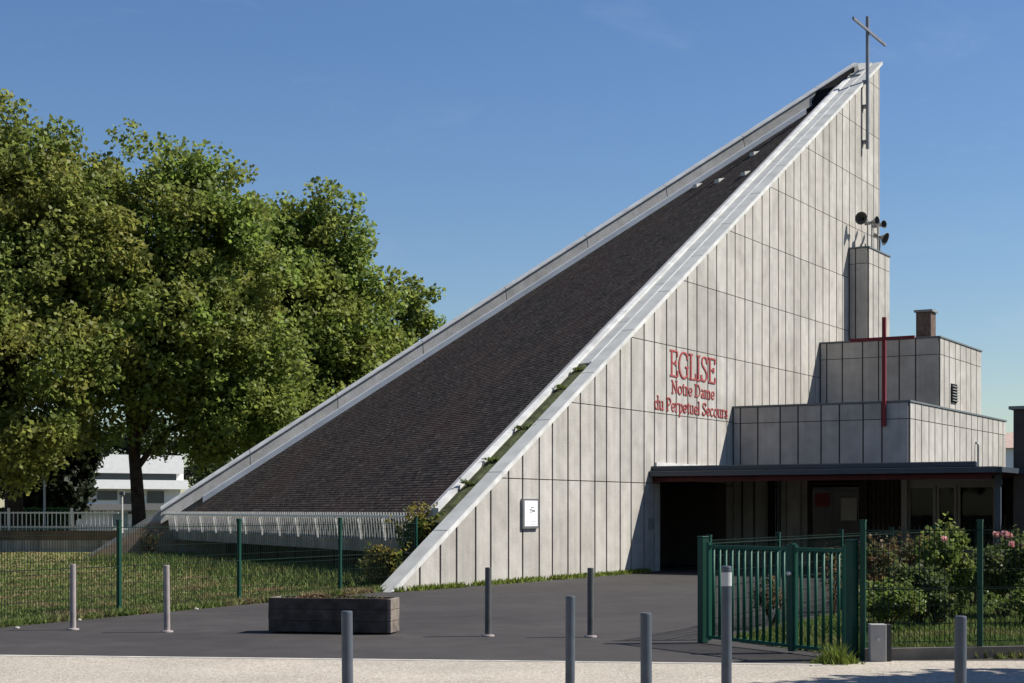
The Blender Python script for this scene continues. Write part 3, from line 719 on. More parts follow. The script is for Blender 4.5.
horn('small upright horn loudspeaker second from the right on the tower', F(29.7, .62, 12.12), (.6, -.8, .0), .15, F(29.4, .60, 11.05))
horn('lowest horn loudspeaker tilted down to the right on the tower', F(29.9, .60, 11.68), (.75, -.55, -.42), .24, F(29.8, .55, 11.05))

# ------------------------------------------------------------------ mesh fences
def fence(name, label, posts, h, hp, panels=True, plinth=0, pw=.06, z0=0):
    o = thing(name, label, 'fence', posts[0])
    for p in posts:
        b = MB(); b.cbox(V(p[0], p[1], 0), pw, pw, hp, 0, math.atan2(FD.y, FD.x)); b.cbox(V(p[0], p[1], hp), pw*1.15, pw*1.15, .025, 0, math.atan2(FD.y, FD.x)); b.build('post', M['green'], o, posts[0])
    for p, q in zip(posts, posts[1:]):
        p = Vector(p); q = Vector(q); d = q-p; l = d.length; d = d/l; s = V(-d.y, d.x, 0); b = MB(); n = max(2, int(l/.058)); r = .0030
        for i in range(n+1):
            c = p+d*(l*i/n); b.box(c-d*r-s*r+V(0, 0, plinth+.04), d*2*r, s*2*r, V(0, 0, h-plinth-.04))
        zz = plinth+.06
        while zz < h:
            for e in (-.014, .014): b.box(p+V(0, 0, zz)+s*(.006+e)-s*r, d*l, s*2*r, V(0, 0, .005))
            zz += .2
        for zf in ((h-.06), h*.52): b.box(p+V(0, 0, zf)-s*.03, d*l, s*.008, V(0, 0, .012))
        b.build('wire_panel', M['wire'], o, posts[0])
        if plinth:
            b = MB(); b.box(p-s*.06+V(0, 0, -.1), d*l, s*.12, V(0, 0, plinth+.1)); b.build('plinth', mat('plinth_concrete_shaded', (.14, .125, .11), .9, .2, var=.3, scale=3), o, posts[0])  # plinth colour darkened for the shade it lies in
    return o
def at(px, Z): return V((px-512)/FPX*Z, Z, 0)
pf = [at(119, 25.4), at(239, 28.25), at(340, 31.4)]
dd = (pf[1]-pf[0]); pf = [pf[0]-dd*2, pf[0]-dd]+pf+[V(-2.05, 33.6, 0)]
fence('mesh_fence', 'long green wire mesh fence round the lawn left of the church', pf, 1.42, 1.47)
fence('mesh_fence', 'green wire mesh fence on concrete plinth right of the gate', [at(863, 17.3), at(980, 17.55), at(1094, 17.8), at(1210, 18.05)], 1.48, 1.52, plinth=.13)
fence('mesh_fence', 'low green mesh fence along the garden, behind the gate', [V(2.5, 20.0, 0), at(778, 22.5), at(841, 25.3), V(6.8, 28.2, 0), V(8.3, 31.0, 0)], 1.28, 1.31)

# gate ----------------------------------------------------------------
GA, GB = at(703, 19.6), at(852, 17.35)
GT = thing('gate', 'green barred double gate with lock between lawn and asphalt', 'gate', GA)
gd = (GB-GA); gl = gd.length; gd /= gl; gs = V(-gd.y, gd.x, 0)
ga = math.atan2(gd.y, gd.x)
for P, wd in ((GA, .10), (GB, .105)):
    b = MB(); b.cbox(P, wd, wd, 1.305, 0, ga); b.cbox(P+V(0, 0, 1.305), wd+.01, wd+.01, .02, 0, ga); b.build('gate_post', M['green'], GT, GA, bevel=.006)
mid = gl*.635
for k, (x0, x1) in enumerate(((.09, mid-.05), (mid+.01, gl-.09))):
    b = MB(); h0, h1 = .06, 1.22
    for x in (x0, x1-.05): b.box(GA+gd*x-gs*.02+V(0, 0, h0), gd*.05, gs*.04, V(0, 0, h1-h0+.03))
    for z in (h0, h1-.04): b.box(GA+gd*(x0+.05)-gs*.018+V(0, 0, z), gd*(x1-x0-.1), gs*.036, V(0, 0, .04))
    lf = b.build('gate_leaf', M['gate'], GT, GA)
    b = MB(); n = int((x1-x0)/.113)
    for i in range(1, n): b.tube([GA+gd*(x0+(x1-x0)*i/n)+V(0, 0, h0+.04), GA+gd*(x0+(x1-x0)*i/n)+V(0, 0, h1-.04)], .0195, 8)
    b.build('bars', M['gate'], lf, GA, smooth=True)
b = MB(); b.cbox(GA+gd*(mid-.02)+V(0, 0, .02), .085, .06, 1.25, 0, ga); b.build('lock_stile', M['green'], GT, GA)
b = MB(); c = GA+gd*(mid-.02)-gs*.06+V(0, 0, .86); b.tube([c+V(0, 0, .06)+gs*.03, c+V(0, 0, .06)-gs*.006], .026, 14); b.tube([c+V(0, 0, .06)-gs*.006, c+V(0, 0, .06)-gs*.04, c+V(0, 0, .06)-gs*.04+gd*.07], .009, 8); b.build('lock', M['band'], GT, GA)

# ------------------------------------------------------------------ bollards
def bollard_mesh(h, m, band=False):
    b = MB(); n = 20; r = .042
    b.tube([(0, 0, -.05), (0, 0, h-.012), (0, 0, h-.002), (0, 0, h)], [r, r, r*.94, r*.80], n)
    return b.build('tube', m, None, (0, 0, 0), smooth=False)
def bollard(label, px, Z, h, m, first=None, band=False):
    p = at(px, Z); o = thing('bollard', label, 'bollard', p, 0, 'steel bollards along the pavement'); o.rotation_euler = (R(random.uniform(-.7, .7)), R(random.uniform(-.7, .7)), 0)
    key = (m.name, h)
    if key in BM:
        for ch in BM[key].children: c = ch.copy(); COL.objects.link(c); c.parent = o
    else:
        t = bollard_mesh(h, m); t.parent = o
        b = MB(); b.tube([(0, 0, .0), (0, 0, .018), (0, 0, .022)], [.085, .082, .05], 20); f = b.build('base_ring', M['bollard_l'], o)
        if band:
            b = MB(); b.tube([(0, 0, h-.16), (0, 0, h-.05)], .0435, 20); b.build('reflective_band', M['band'], o)
        BM[key] = o
    return o
BM = {}
bollard('pale grey bollard before the lawn fence, leftmost of all', 73, 21.7, .905, M['bollard_l'])
bollard('pale grey bollard just left of the wooden planter', 167, 21.3, .905, M['bollard_l'])
bollard('dark brownish bollard on the asphalt between planter and notice board', 488, 20.6, .9, M['bollard_g'])
bollard('dark grey bollard on the asphalt nearest the porch', 590.5, 20.45, .9, M['bollard_g'])
bollard('blue grey bollard on the pavement in front of the wooden planter', 348, 11.7, .9, M['bollard_d'])
bollard('blue grey pavement bollard just right of the two asphalt ones, tallest-looking plain one in the middle', 570, 13.75, .9, M['bollard_d'])
bollard('blue grey pavement bollard next to the silver banded one', 646.5, 11.5, .9, M['bollard_d'])
bollard('tall bollard with a silver band near its top, before the gate', 726.5, 12.66, 1.2, M['bollard_d'], band=True)
bollard('shaded blue grey bollard before the garden fence at the far right', 960, 11.15, .9, M['bollard_d'])
for o in bpy.data.objects:
    if o.get('category') == 'bollard' and 'tallest-looking' in o['label']: o['label'] = 'blue grey pavement bollard standing left of the dark bollard nearest the porch'

# planter --------------------------------------------------------------
PL = at(268, 21.15); PR = at(388, 20.85); pd = PR-PL; plen = pd.length; pd /= plen; pb = V(-pd.y, pd.x, 0)
PT = thing('planter_box', 'long dark weathered timber planter standing on the asphalt', 'planter', PL)
b = MB()
for k in range(3):
    z = .02+k*.152; dz = .150; th = .045
    b.box(PL+V(0, 0, z)+pd*random.uniform(0, .008), pd*(plen-.01), pb*th, V(0, 0, dz)); b.box(PL+pb*(.46-th)+V(0, 0, z), pd*plen, pb*th, V(0, 0, dz))
b.build('planks', M['planter'], PT, PL, bevel=.006)
for e in (0, 1):
    b = MB()
    for k in range(3):
        z = .02+k*.152; dz = .150; th = .045
        if e == 0: b.box(PL+pb*(th+.002)+pd*.002+V(0, 0, z), pd*th, pb*(.46-2*th-.004), V(0, 0, dz))
        else: b.box(PL+pd*(plen-.012)+pb*.004+V(0, 0, z), pd*.05, pb*.452, V(0, 0, dz-.004))
    b.build('end_planks', M['planter_end_lit'], PT, PL, bevel=.006)
b = MB(); b.box(PL+pd*.06+pb*.06+V(0, 0, .05), pd*(plen-.12), pb*.34, V(0, 0, .40)); b.build('soil', M['soil'], PT, PL)

# service cabinet -------------------------------------------------------
cp = at(870.5, 17.08); CB = thing('service_cabinet', 'small grey utility cabinet with round lock before the garden fence', 'utility box', cp)
b = MB(); b.box(cp, V(.175, 0, 0), V(0, .13, 0), V(0, 0, .41)); b.build('housing', M['cabinet'], CB, cp, bevel=.008)
b = MB(); b.tube([cp+V(.085, -.001, .25), cp+V(.085, -.014, .25)], .02, 14); b.build('lock', M['band'], CB, cp)
b = MB(); b.box(cp+V(.18, .03, 0), V(.055, 0, 0), V(0, .1, 0), V(0, 0, .405)); b.build('conduit_cover', M['horn_in'], CB, cp)

# ------------------------------------------------------------------ vegetation
def sph(n):
    v = rng.normal(size=(n, 3)); return v/np.linalg.norm(v, axis=1)[:, None]
def tree(name, label, base, trunk_h, trunk_r, lobes, nclump, nleaf, leaf, mats, clump_r=(.5, 1.1), group=None, cat='tree', lean=(0, 0), limbs=9):
    base = Vector(base); o = thing(name, label, cat, base, 0, group)
    wts = np.array([l[3]*l[4]*l[5] for l in lobes]); wts = wts/wts.sum()
    li = rng.choice(len(lobes), nclump, p=wts); d = sph(nclump); rad = rng.uniform(.25, 1, nclump)**.42
    lob = np.array([l[:6] for l in lobes]); cc = lob[li, :3]+d*rad[:, None]*lob[li, 3:6]
    cr = rng.uniform(*clump_r, nclump)
    per = np.maximum(8, (nleaf*cr**2/(cr**2).sum()).astype(int))
    idx = np.repeat(np.arange(nclump), per); n = len(idx)
    off = sph(n)*(rng.uniform(0, 1, n)**.45)[:, None]; off[:, 2] *= .85
    c = cc[idx]+off*cr[idx][:, None]
    sz = leaf*rng.uniform(.5, 1.5, n)
    v, f = leaf_quads(c, sz)
    nm = len(mats); mi = rng.choice(nm, nclump)[idx]
    npmesh('crown', v, f, mats, o, base, mi)
    b = MB(); top = base+V(lean[0], lean[1], trunk_h)
    path = [base+V(0, 0, -.1), base+V(lean[0]*.15, lean[1]*.1, trunk_h*.3), base+V(lean[0]*.5, lean[1]*.5, trunk_h*.65), top]
    b.tube(path, [trunk_r*1.25, trunk_r, trunk_r*.9, trunk_r*.78], 10)
    for k in range(limbs):
        tgt = Vector(cc[rng.integers(nclump)]); st = top if k < 4 else base+(top-base)*random.uniform(.65, .98)
        mid = st.lerp(tgt, .45)+V(random.uniform(-.6, .6), random.uniform(-.6, .6), random.uniform(.2, 1.0)); r0 = trunk_r*random.uniform(.38, .62)
        b.tube([st-V(0, 0, .3), st.lerp(mid, .5)+V(0, 0, .25), mid, mid.lerp(tgt, .6), tgt], [r0, r0*.8, r0*.6, r0*.38, r0*.12], 7)
    b.build('trunk', M['bark'], o, base, smooth=True)
    return o
TZ = 66.0
def tx(px, Z=TZ): return (px-512)/FPX*Z
def tz(py, Z=TZ): return EYE+(HOR-py)*Z/FPX
def lobe(px, py, Z, rx, rz, ry=None): return (tx(px, Z), Z, tz(py, Z), rx, ry or rx*.8, rz)
GRP = 'plane trees behind the church'
tree('plane_tree', 'tallest olive green plane tree at the left edge of the photo', (tx(14, 64), 64, 0), 5.2, .38,
     [lobe(15, 150, 64, 2.2, 2.2), lobe(-20, 200, 64, 3.6, 3.6), lobe(60, 190, 64, 2.3, 2.2), lobe(-40, 290, 64, 4.2, 4.5), lobe(55, 270, 63, 3.4, 3.8), lobe(10, 370, 62, 4.5, 3.6), lobe(28, 440, 60, 2.0, 1.7), lobe(95, 300, 63, 2.4, 3.6), lobe(85, 372, 62, 2.5, 2.4), lobe(0, 455, 60, 2.2, 1.6)],
     760, 100000, .19, [M['leaf'], M['leaf'], M['leafy']], group=GRP)
tree('plane_tree', 'broad plane tree with thick bare trunk just left of the church foot', (tx(140, 66), 66, 0), 4.6, .29,
     [lobe(148, 175, 66, 2.0, 2.0), lobe(205, 190, 67, 1.9, 1.7), lobe(172, 235, 66, 3.4, 2.6), lobe(120, 270, 66, 2.6, 3.4), lobe(215, 270, 66, 3.2, 3.4), lobe(165, 330, 65, 4.2, 3.2), lobe(225, 370, 66, 3.6, 3.2), lobe(130, 385, 65, 3.2, 1.5), lobe(240, 420, 66, 2.6, 2.0), lobe(195, 430, 66, 2.2, 1.2), lobe(100, 225, 66, 2.2, 2.6), lobe(112, 432, 65, 1.3, .8), lobe(172, 440, 66, 1.5, .7)],
     760, 100000, .19, [M['leaf'], M['leaf2'], M['leaf']], group=GRP, lean=(-.3, 0))
tree('plane_tree', 'rounded bright green plane tree whose crown rises above the middle of the roof slope', (tx(300, 72), 72, 0), 4.6, .40,
     [lobe(292, 225, 72, 1.7, 1.6), lobe(328, 225, 72, 1.7, 1.7), lobe(312, 265, 72, 3.0, 2.2), lobe(362, 270, 72, 1.6, 1.8), lobe(260, 285, 72, 2.6, 2.8), lobe(280, 330, 71, 3.6, 3.4), lobe(350, 320, 72, 2.8, 3.0), lobe(300, 400, 71, 4.4, 2.8), lobe(360, 370, 72, 2.6, 2.0)],
     640, 84000, .20, [M['leaf2'], M['leaf2'], M['leaf']], group=GRP)
tree('plane_tree', 'thin small plane tree at the right end of the tree row above the roof edge', (tx(405, 78), 78, 0), 4.2, .25,
     [lobe(418, 308, 78, 1.2, 1.3), lobe(398, 330, 78, 1.3, 1.5), lobe(425, 330, 78, .9, .9), lobe(390, 370, 78, 2.3, 2.2)],
     110, 13000, .20, [M['leaf2'], M['leaf']], clump_r=(.4, .8), group=GRP, limbs=7)
def filltree(label, px, Z, lobes, n, nl, mats, name='background_tree', grp='trees in the distance', th=3.5): 
    tree(name, label, (tx(px, Z), Z, 0), th, .3, lobes, n, int(nl*1.8), .28, mats, clump_r=(.7, 1.3), group=grp, limbs=6)
filltree('dark conifer between the two big plane trees, behind the hedge', 70, 78, [lobe(66, 470, 78, .9, 1.4), lobe(72, 450, 78, .8, 1.2), lobe(56, 492, 78, 1.2, .8)], 60, 12000, [M['conifer']], 'conifer', th=3)
filltree('dull green tree behind the hedge at the left edge', 10, 84, [lobe(5, 455, 84, 3.5, 2.4), lobe(45, 475, 84, 2.6, 1.5)], 50, 6000, [M['conifer'], M['shrub_d']])
filltree('dark distant tree seen under the plane crowns right of the white building', 230, 140, [lobe(238, 470, 140, 4.0, 3.2), lobe(268, 480, 140, 4.2, 3.2), lobe(222, 488, 140, 2.6, 1.5)], 60, 7000, [M['conifer'], M['shrub_d']])
filltree('far tree crown above the white building', 120, 150, [lobe(100, 452, 150, 5.0, 2.6), lobe(140, 448, 150, 5.0, 2.6), lobe(180, 455, 150, 4.5, 2.6), lobe(60, 470, 150, 4.5, 3.0)], 90, 9000, [M['conifer'], M['shrub_d']], th=4)
# tree outside the frame on the right, its shade lies on the pavement
tree('street_tree', 'street tree on the pavement casting dappled shade', (9.9, 14.6, 0), 3.0, .16,
     [(9.7, 14.6, 5.0, 2.7, 1.7, 1.7), (10.6, 14.2, 6.2, 2.0, 1.6, 1.5)], 90, 11000, .24, [M['leaf']], clump_r=(.5, .9), limbs=8)

for k, (x, y, hh) in enumerate(((-62, -16, 13), (-50, -19, 15), (-38, -15, 12), (-27, -18, 15), (-15, -15, 13), (-4, -19, 14))):  # unseen trees, added to darken window reflections and cut sky fill
    tree('street_tree', 'unseen tree added across the street behind the viewpoint, %s' % ['first', 'second', 'third', 'fourth', 'fifth', 'sixth'][k], (x, y, 0), 4, .3,
         [(x, y, hh*.55, 5.5, 4.5, hh*.32), (x+2, y+1, hh*.75, 3.5, 3.5, hh*.24)], 90, 7000, .55, [M['leaf']], clump_r=(1.0, 1.8), group='unseen trees added across the street', limbs=4)

def shrub(name, label, base, rx, ry, h, n, leaf, m, cat='shrub', z0=.1, group=None, roses=(), nst=7, lumps=14):
    base = Vector(base); o = thing(name, label, cat, base, 0, group)
    d = sph(lumps); cc = np.array(base)+np.array([0, 0, z0+(h-z0)*.52])+d*np.array([rx, ry, (h-z0)*.5])*rng.uniform(.35, .82, lumps)[:, None]
    cr = rng.uniform(.28, .5, lumps)
    idx = rng.integers(0, lumps, n); off = sph(n)*(rng.uniform(0, 1, n)**.5)[:, None]*cr[idx][:, None]*np.array([rx, ry, (h-z0)*.5])*1.05
    c = cc[idx]+off; c[:, 2] = np.maximum(c[:, 2], base.z+.02)
    ns_ = max(6, n//160); sh = []
    for k in range(ns_):
        e0_ = cc[rng.integers(lumps)]; dr = rng.normal(size=3)*np.array([rx, ry, h*.25])*.35+np.array([0, 0, h*.20]); tt = np.linspace(.1, 1, 22)[:, None]
        sh.append(e0_+dr*tt*1.15+rng.normal(size=(22, 3))*leaf*.45)
    c = np.concatenate([c]+sh); c[:, 2] = np.maximum(c[:, 2], base.z+.02); n = len(c)
    v, f = leaf_quads(c, leaf*rng.uniform(.6, 1.4, n), flat=.6); npmesh('foliage', v, f, m, o, base)
    b = MB()
    for k in range(nst):
        e = Vector(cc[rng.integers(lumps)]); s = base+V(random.uniform(-.12, .12)*rx, random.uniform(-.12, .12)*ry, -.03)
        b.tube([s, s.lerp(e, .5)+V(random.uniform(-.05, .05), 0, .08), e], [.016, .011, .004], 5)
    b.build('stems', M['stem'], o, base)
    for p in roses:
        p = Vector(p); q = sph(46); pos = np.array(p)+q*np.array([1, 1, .75])*rng.uniform(.25, 1, 46)[:, None]*.052
        v, f = leaf_quads(pos, np.full(46, .055), flat=.2); npmesh('bloom', v, f, M['rose'], o, base)
    return o
def rs(px, py, Z): p = at(px, Z); return (p.x, p.y, zat(p, py))
g2 = 'shrubs in the garden'
shrub('rose_bush', 'tall leafy rose bush with one large pale pink bloom left of fence post', at(950, 23.5), .50, .45, 1.42, 3000, .075, [M['shrub']], 'rose bush', roses=[rs(944, 539, 22.9)], group=g2)
shrub('rose_bush', 'rose bush with a cluster of pink blooms behind the right fence panel', at(1003, 23.6), .52, .45, 1.28, 2600, .07, [M['shrub_d'], M['shrub']], 'rose bush', roses=[rs(996, 534, 23.1), rs(1004, 533, 23.1), rs(1009, 535, 23.0), rs(1012, 544, 23)], group=g2)
shrub('shrub', 'low round bright green shrub behind the grey cabinet', at(885, 21.0), .48, .42, .68, 2600, .06, [M['shrub']], group=g2)
shrub('shrub', 'dark loose shrub between the round shrub and the tall rose bush', at(917, 22.2), .42, .4, .95, 1800, .065, [M['shrub_d']], group=g2)
shrub('shrub', 'thin reddish stemmed shrub behind the gate post', at(873, 25.5), .5, .4, 1.35, 700, .07, [M['shrub_r']], group=g2, nst=16)
shrub('shrub', 'thin reddish shrub left of the tall rose bush, close to the hall', at(906, 26.5), .55, .4, 1.30, 800, .07, [M['shrub_r']], group=g2, nst=16)
shrub('shrub', 'small grey green shrub in front of the tall rose bush', at(937, 21.9), .32, .3, .55, 900, .055, [M['shrub_d']], group=g2)
shrub('rose_bush', 'rose bush cut off by the right edge of the photo', at(1034, 23.9), .55, .45, 1.25, 2000, .07, [M['shrub_d']], 'rose bush', roses=[rs(1022, 545, 23.4)], group=g2)
shrub('shrub', 'reddish flowering stems seen through the gate', at(832, 23.6), .22, .3, 1.1, 260, .05, [M['shrub_r']], group=g2, nst=8)
shrub('shrub', 'pale flowering stems low behind the gate bars', at(772, 21.9), .35, .3, .75, 420, .05, [M['shrub_r']], group=g2, nst=10)
shrub('shrub', 'dark leafy shrub in the back of the garden, nearest the hall windows', at(897, 27.5), .9, .5, .95, 1600, .08, [M['shrub_d']], group=g2)
shrub('shrub', 'dark leafy shrub behind the right fence post', at(977, 26.5), .7, .5, .95, 1500, .08, [M['shrub_d']], group=g2)
shrub('shrub', 'low green shrub at the right edge in front of the pink roses', at(1022, 22.0), .40, .35, .55, 900, .06, [M['shrub']], group=g2)
# bush growing at the low end of the roof
shrub('shrub', 'yellowing bush growing out of the low end of the roof channel', F(1.7, -.85, 0.1), .55, .45, 1.75, 3000, .085, [M['shrub_y']], group='plants growing on the church', nst=12, lumps=18)
shrub('shrub', 'small rusty bush at the foot of the big sloping coping', F(.05, -.85, 0), .42, .42, .95, 1500, .07, [M['shrub_y']], group='plants growing on the church')
shrub('shrub', 'dark green weeds beneath the eave grille near the coping', F(1.0, -1.5, 0), .8, .6, .65, 1800, .07, [M['shrub_d']], group='plants growing on the church')
for t, h, lab in ((2.9, .42, 'lowest weed tuft in the roof channel'), (3.9, .30, 'second weed tuft up the roof channel'), (5.3, .34, 'weed tuft half way up the roof channel'), (7.2, .28, 'upper weed tuft in the roof channel'), (8.1, .22, 'topmost weed tuft at the closed end of the roof channel')):
    shrub('weed_tuft', lab, F(t, -.46, zr(t)-.06), .24, .10, h*.42, 200, .032, [M['shrub']], 'weeds', z0=.0, group='plants growing on the church', nst=3, lumps=7)
shrub('creeper', 'dry creeper climbing over the brown left foot of the church', FL(2.2, .65, 0), .55, .22, 1.0, 500, .06, [M['shrub_r']], 'creeper', group='plants growing on the church', nst=16)
# dry plants in the planter
shrub('dry_plants', 'low dry brown plants growing along the planter', PL+pd*(plen/2)+pb*.23+V(0, 0, .42), plen*.46, .16, .08, 500, .04, [M['shrub_r']], 'plants', z0=0.0, nst=14, lumps=22)
# weed clump at the gate foot
n = 420; c0 = at(836, 16.95); q = rng.normal(size=(n, 2))*np.array([.13, .09]); P = np.stack([c0.x+q[:, 0], c0.y+q[:, 1], np.zeros(n)], 1)
l = rng.normal(size=(n, 3))*.40; l[:, 2] = 1; hh = rng.uniform(.05, .27, n)*np.exp(-(q[:, 0]/.2)**2); a = rng.uniform(0, 6.28, n); sd_ = np.stack([np.cos(a), np.sin(a), np.zeros(n)], 1)*.011
v = np.stack([P-sd_, P+sd_, P+l*hh[:, None]], 1).reshape(-1, 3)
tag(npmesh('weed_clump', v, np.arange(3*n).reshape(-1, 3), M['weed'], None, tuple(c0)), 'clump of bright grassy weeds at the foot of the right gate post', 'weeds', kind='stuff')

def inpoly(P, poly):
    x, y = P[:, 0], P[:, 1]; r = np.zeros(len(P), bool); n = len(poly)
    for i in range(n):
        (x0, y0), (x1, y1) = poly[i], poly[(i+1) % n]
        c = ((y0 > y) != (y1 > y)) & (x < (x1-x0)*(y-y0)/(y1-y0+1e-12)+x0); r ^= c
    return r
def grass(name, pts, h, m, label=None, wd=.012):
    n = len(pts); a = rng.uniform(0, 2*np.pi, n); s = np.stack([np.cos(a), np.sin(a), np.zeros(n)], 1)*wd*(1+pts[:, 1:2]/30)
    l = rng.normal(size=(n, 3))*.45; l[:, 2] = 1; tip = pts+l*h[:, None]
    v = np.stack([pts-s, pts+s, tip], 1).reshape(-1, 3); o = npmesh(name, v, np.arange(3*n).reshape(-1, 3), m)
    tag(o, label, 'grass', kind='stuff'); return o
def scatter(poly, n, zlo, zhi, pxlo, pxhi):
    out = []
    Z = 1/np.sqrt(rng.uniform(1/zhi**2, 1/zlo**2, n)) if zhi/zlo > 1.3 else rng.uniform(zlo, zhi, n)
    px = rng.uniform(pxlo, pxhi, n); P = np.stack([(px-512)/FPX*Z, Z, np.zeros(n)], 1); return P[inpoly(P, poly)]
P = scatter(lawn_poly, 110000, 20, 61, -160, 460)
patch = np.sin(P[:, 0]*1.3+P[:, 1]*.7)*np.sin(P[:, 1]*.9-P[:, 0]*.4)
grass('lawn_grass', P, (.030+.045*rng.uniform(0, 1, len(P)))*(1+.45*patch), M['grass'], 'short half dry grass of the church lawn')
k = rng.uniform(0, 1, 16000); o_ = np.abs(rng.normal(size=16000))*1.6
P = np.array(ER)[None]*np.array([1, 1, 0])+np.array(E)[None]*(k*(ELen+1)-.5)[:, None]+np.array(EO)[None]*(o_-.3)[:, None]; P[:, 2] = 0
P = P[inpoly(P, lawn_poly)]
grass('tall_grass', P, .10+.22*rng.uniform(0, 1, len(P))**2, M['grass_t'], 'lush taller grass growing below the eave grille')
k = rng.uniform(0, 1, 9000); P = np.array(FA)[None]+np.array(FD)[None]*(k*17)[:, None]+np.array(FNl)[None]*(np.abs(rng.normal(size=9000))*.16-.06)[:, None]
grass('fence_grass', P, .04+.11*rng.uniform(0, 1, 9000)**2, M['grass'], 'rough grass along the foot of the lawn fence')
P = scatter(GP, 42000, 17.4, 34, 690, 1090)
grass('garden_grass', P, .05+.06*rng.uniform(0, 1, len(P)), M['grass_t'], 'green grass of the fenced rose garden')
k = rng.uniform(-.9, 10.9, 4200); q = np.abs(rng.normal(size=4200))*.10
keep = np.sin(k*2.1)+np.sin(k*5.3+1)+rng.normal(size=4200)*.6 > -.9; k = k[keep]; q = q[keep]
P = np.stack([np.array(F(a, .04+b_, 0)) for a, b_ in zip(k, q)])
grass('wall_weeds', P, .04+.10*rng.uniform(0, 1, len(P))**1.5, M['weed'], 'strip of bright weeds along the base of the big wall')

# ------------------------------------------------------------------ background
lw = thing('garden_wall', 'low stained garden wall carrying white railings at the far left', 'wall', (-25, 62.4, 0))
b = MB(); b.box((-48, 62.3, -.1), (32.5, 0, 0), (0, .3, 0), (0, 0, .55), 0); b.box((-48, 62.31, .452), (32.5, 0, 0), (0, .28, 0), (0, 0, .38), 1)
b.build('masonry', [mat('stained_render', (.42, .37, .30), .9, .2, var=.3, scale=.9, streak=.5), mat('brown_render', (.15, .095, .06), .9, .2, var=.3, scale=1.5)], lw, lw.location)
rl = thing('railing', 'white metal railing on top of the low wall at the left', 'railing', (-25, 62.45, .83))
b = MB()
for z in (.12, .68): b.box((-48, 62.42, .83+z), (32.4, 0, 0), (0, .05, 0), (0, 0, .06))
b.build('rails', M['rail'], rl, rl.location)
b = MB(); x = -48
while x < -15.7: b.box((x, 62.432, .83), (.03, 0, 0), (0, .03, 0), (0, 0, .76)); x += .17
b.build('balusters', M['rail'], rl, rl.location)
x = -47.5
while x < -15.7:
    b = MB(); b.box((x, 62.40, .83), (.09, 0, 0), (0, .09, 0), (0, 0, .9)); b.build('post', M['rail'], rl, rl.location); x += 2.5
hd = MB(); n = 9000
c = np.stack([rng.uniform(tx(-60, 67), tx(66, 67), n), rng.uniform(66.4, 67.8, n), rng.uniform(0, 1, n)**.7*1.72], 1)
v, f = leaf_quads(c, .16*rng.uniform(.6, 1.4, n)); tag(npmesh('hedge', v, f, M['hedge'], None, (-21, 67, 0)), 'clipped green hedge behind the white railing', 'hedge')
WB = thing('white_building', 'white modern office building with dark window bands behind the big trunk', 'building', (-26, 112, 0)); wo_ = WB.location
def ab(b, px0, px1, py0, py1, Z, dep, mi=0, z0=None):
    x0, x1 = tx(px0, Z), tx(px1, Z); z1 = tz(py0, Z); zb = tz(py1, Z) if z0 is None else z0; b.box((x0, Z, zb), (x1-x0, 0, 0), (0, dep, 0), (0, 0, z1-zb), mi)
b = MB(); ab(b, 92, 185, 455, 473.4, 112, 3); ab(b, 92, 190, 480, 489, 112, 3); ab(b, 100, 190, 489.1, 512, 113, 3); ab(b, 60, 200, 512.2, 532, 113, 3, z0=-.1); ab(b, 180.2, 190, 462, 479.9, 112.6, 2); b.build('wall', M['white'], WB, wo_)
b = MB(); ab(b, 93, 180, 473.5, 479.9, 112.3, 2.4); b.build('window_band', M['winband'], WB, wo_)
for px0, px1, y0, y1 in ((104, 124, 491, 500), (128, 150, 493, 505), (155, 172, 491, 503)):
    b = MB(); ab(b, px0, px1, y0, y1, 112.9, .09); b.build('window', M['winband'], WB, wo_)
WB.rotation_euler = (0, 0, R(32)); GRZ = R(32)
GR = thing('garage_row', 'low white garage with grey roof beyond the railing', 'building', (-24, 90, 0)); go_ = GR.location
b = MB(); ab(b, 58, 140, 510, 532, 88, 5, z0=-.1); b.build('wall', M['white'], GR, go_)
b = MB(); ab(b, 52, 144, 504, 509.8, 87.5, 6); b.build('roof', mat('garage_roof', (.16, .16, .165), .8, .2), GR, go_)
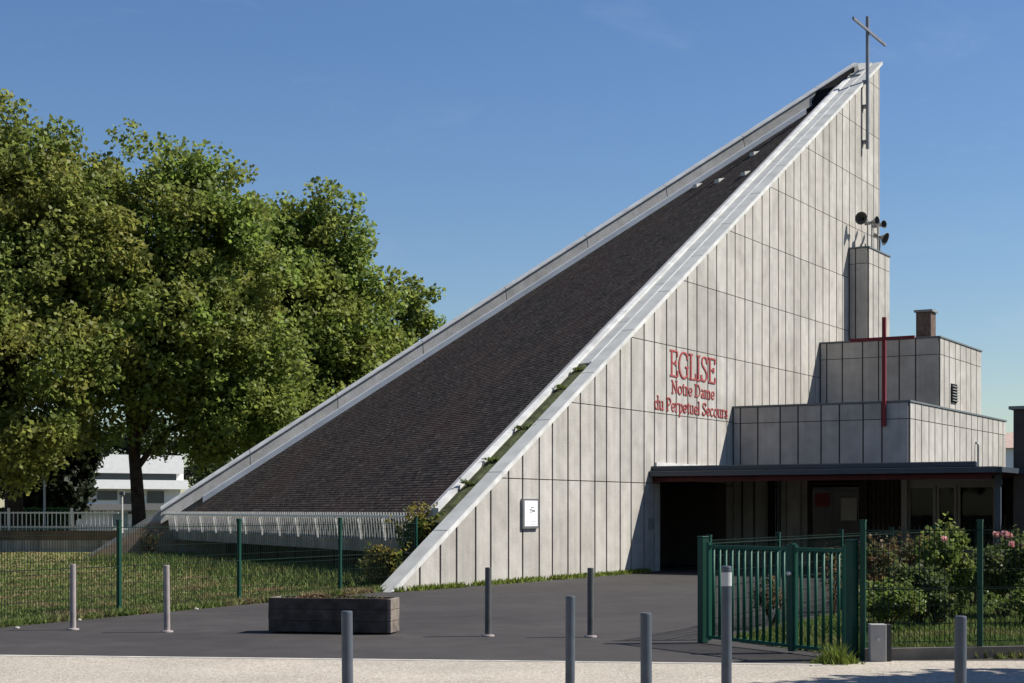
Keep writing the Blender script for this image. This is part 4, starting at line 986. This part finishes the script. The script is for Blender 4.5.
for px0, px1 in ((66, 72), (77, 84), (108, 113)):
    b = MB(); ab(b, px0, px1, 511.5, 514, 87.93, .05); b.build('window', M['winband'], GR, go_)
b = MB(); GR.rotation_euler = (0, 0, GRZ); ab(b, 92, 107, 513, 530, 87.9, .06); b.build('door', mat('garage_door', (.30, .36, .36), .6, .3), GR, go_)
# pale lamp pole and poles behind the railing
for px, py, Z, lab in ((44.5, 480, 66, 'slim pale pole rising from the hedge'), (122, 495, 76, 'grey lamp pole beside the big trunk')):
    lp = thing('lamp_pole', lab, 'pole', (tx(px, Z), Z, 0)); b = MB(); zt = tz(py, Z)
    b.tube([(tx(px, Z), Z, 0), (tx(px, Z), Z, zt)], [.06, .045], 8); b.build('pole', M['rail'], lp, lp.location)
    b = MB(); b.cbox((tx(px, Z), Z, zt), .22, .22, .16); b.build('lamp_head', M['steel'], lp, lp.location)
# pale house far behind on the right
HS = thing('far_house', 'pale distant house seen between annex and dark wing', 'building', (tx(1010, 120), 120, 0)); ho = HS.location
b = MB(); ab(b, 1000, 1030, 448, 520, 120, 8, z0=-.1); b.build('wall', M['white'], HS, ho)
b = MB(); x0, x1, z0_, z1_ = tx(998, 120), tx(1032, 120), tz(448, 120), tz(430, 120)
b.raw([(x0, 119.5, z0_), (x1, 119.5, z0_), (x1, 128.5, z0_), (x0, 128.5, z0_), (x0, 124, z1_), (x1, 124, z1_)], [(0, 1, 5, 4), (2, 3, 4, 5), (0, 4, 3), (1, 2, 5), (0, 3, 2, 1)]); b.build('roof', mat('house_roof', (.35, .26, .22), .9, .2, var=.2), HS, ho)

for px, Z, r, lab in ((17, 22.0, .03, 'pale stone lying at the asphalt edge at the far left'), (79, 23.6, .028, 'pale stone beside the leftmost bollard'), (196, 26.2, .035, 'flat pale stone at the foot of the lawn fence'), (812, 16.65, .02, 'pale pebble on the pavement before the gate')):
    p = at(px, Z); b = MB(); b.tube([p+V(0, 0, -.01), p+V(0, 0, r*.4), p+V(0, 0, r*.75)], [r*1.5, r*1.3, r*.5], 7); tag(b.build('stone', M['conc'], None, p, smooth=True), lab, 'stone')
